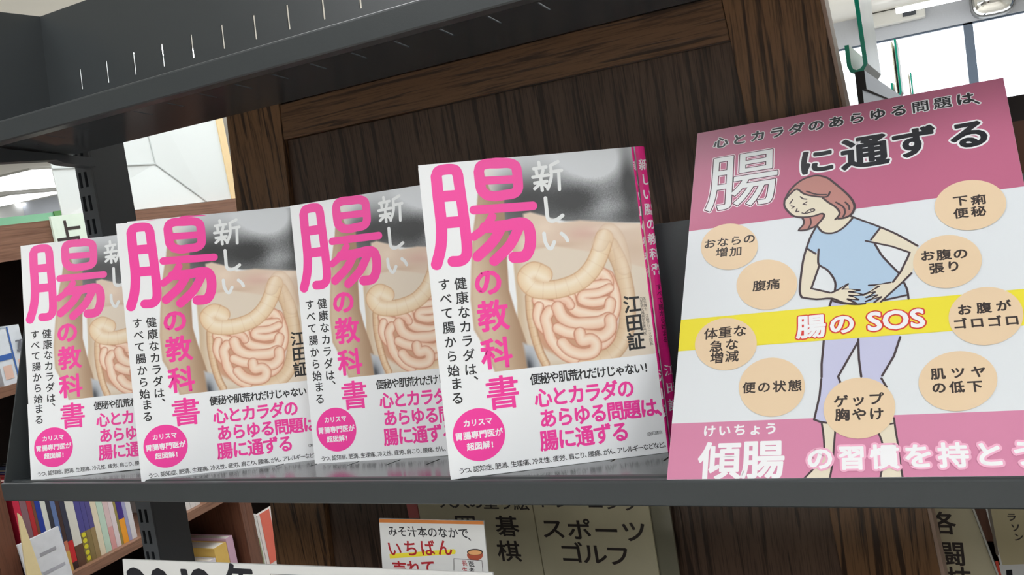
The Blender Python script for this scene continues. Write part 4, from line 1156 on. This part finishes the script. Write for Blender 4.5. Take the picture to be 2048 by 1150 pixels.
face_out(pm0, pm0 + 26, -927, -646, BX - 3, 5, (224, 222, 220), 'white paperback face out beside the oak panel, lower left', 'book', 10, 'book', [(.2, .8, .5, .8, (150, 160, 120))])
face_out(pm0 + 28, pm1 + 30, -927, -652, BX - 3, 5, (232, 222, 218), 'white and orange paperback face out beside the oak panel', 'book', 10, 'book', [(.15, .7, .55, 1, (226, 110, 90)), (.1, .6, .15, .35, (216, 196, 150))])
mb = MB(); mb.box(BX - 120, BX - 10, 1560, 1980, -562, -520); tag(mb.build('flat_book', mat('dark red cover', (120, 36, 40), .5), off=(BX - 60, 1700, -562)), 'dark red book lying flat on the shelf beside the oak panel', 'book')
# reading sign on the top beam
pa, pb = on_x(100, 437, BX + 10), on_x(176, 434, BX + 10)
t_ = thing('fortune_sign', (BX + 10, (pa[1] + pb[1]) / 2, -40), 'pale green white sign with a black character fixed to the brown beam', 'sign')
mb = MB(); mb.box(BX + 7, BX + 12, pa[1], pb[1] + 20, -60, 92); mb.build('sheet', mat('pale mint card', (226, 240, 224), .5), t_, off=(BX + 10, (pa[1] + pb[1]) / 2, -40))
ink = Ink(lambda x, z: (x, z), 0); pc = on_x(141, 470, BX + 10)
ink.glyph_mm('占', pc[1] - 7, pc[2] - 4, 70, p_txt2, 0, .8, 1.)
ink.mb.v = [(BX + 12.5 + y, x, z) for x, y, z in ink.mb.v]
for i, f in enumerate(ink.mb.f): pass
ink.mb.build('character', ink.mats, t_, off=(BX + 10, (pa[1] + pb[1]) / 2, -40))
# white display box on top of the bookcase
t_ = thing('white_display_box', (BX - 100, 1500, 86), 'large white display box with a pale wood edge standing on the brown bookcase', 'display box')
o0 = (BX - 100, 1500, 86)
wb = mat('white display board', (220, 226, 224), .6, noise=(3, .01))
seam_m = mat('grey board seam', (196, 202, 200), .6)
yA, yB_, zT_ = 1180, 1650, 420
cy, cz, cxd = 1439, 182, BX - 22
mb = MB()
c0 = (cxd, cy, cz)
ring = [(BX - 15, yA, 184), (BX - 15, yA, zT_), (BX - 20, 1425, zT_), (BX - 15, yB_ - 10, zT_), (BX - 15, yB_ - 10, 88), (BX - 15, 1560, 88), (BX - 15, yA, 88)]
for nm, idx in (('upper_left_face', (0, 1, 2)), ('right_face', (2, 3, 4, 5)), ('lower_face', (5, 6, 0))):
    mb = MB(); mb.face([c0] + [ring[i] for i in idx][::-1]); oo = mb.build(nm, wb, t_, off=o0)
    sd = oo.modifiers.new('sheet', 'SOLIDIFY'); sd.thickness = .002
for p, q in ((ring[0], c0), (ring[2], c0), (ring[5], c0)):
    mb = MB(); a, b = np.array(q, float), np.array(p, float); d = (b - a) / np.linalg.norm(b - a); nn = np.cross(d, [1, 0, 0]) * 1.1; a = a + [.6, 0, 0]; b = b + [.6, 0, 0]
    mb.prism([tuple(a - nn), tuple(a + nn), tuple(b + nn), tuple(b - nn)], [tuple(v + [1.2, 0, 0]) for v in (a - nn, a + nn, b + nn, b - nn)]); mb.build('seam', seam_m, t_, off=o0)
mb = MB(); mb.box(BX - 30, BX - 12, yB_ - 10, yB_ + 12, 88, zT_); mb.build('wood_edge', mat('yellow pale wood', (232, 206, 158), .5), t_, off=o0)
# green board over the far aisle
t_ = thing('far_bookcase', (-6000, 4600, -1250), 'far bookcase with a green header board, left of the slotted post', 'bookcase')
o0 = (-6000, 4600, -1250)
pa, pb = on_x(38, 437, -6000), on_x(142, 428, -6000)
mb = MB(); mb.box(-6300, -6010, pa[1] - 900, pb[1], -1250, pa[2] - 40); mb.build('case', wall_m, t_, off=o0)
mb = MB(); mb.box(-6040, -6000, pa[1] - 300, pb[1], pa[2] - 45, pa[2] + 18); mb.build('header_board', mat('green header', (116, 176, 140), .5, noise=(3, .2)), t_, off=o0)
mb = MB(); mb.box(-6000, -5990, pb[1] - 150, pb[1] - 20, pa[2] - 30, pa[2] + 25); mb.build('header_picture', mat('leaf green', (70, 130, 60), .5, noise=(8, .5)), t_, off=o0)

bpy.data.objects.remove(_to); bpy.data.curves.remove(_tc)
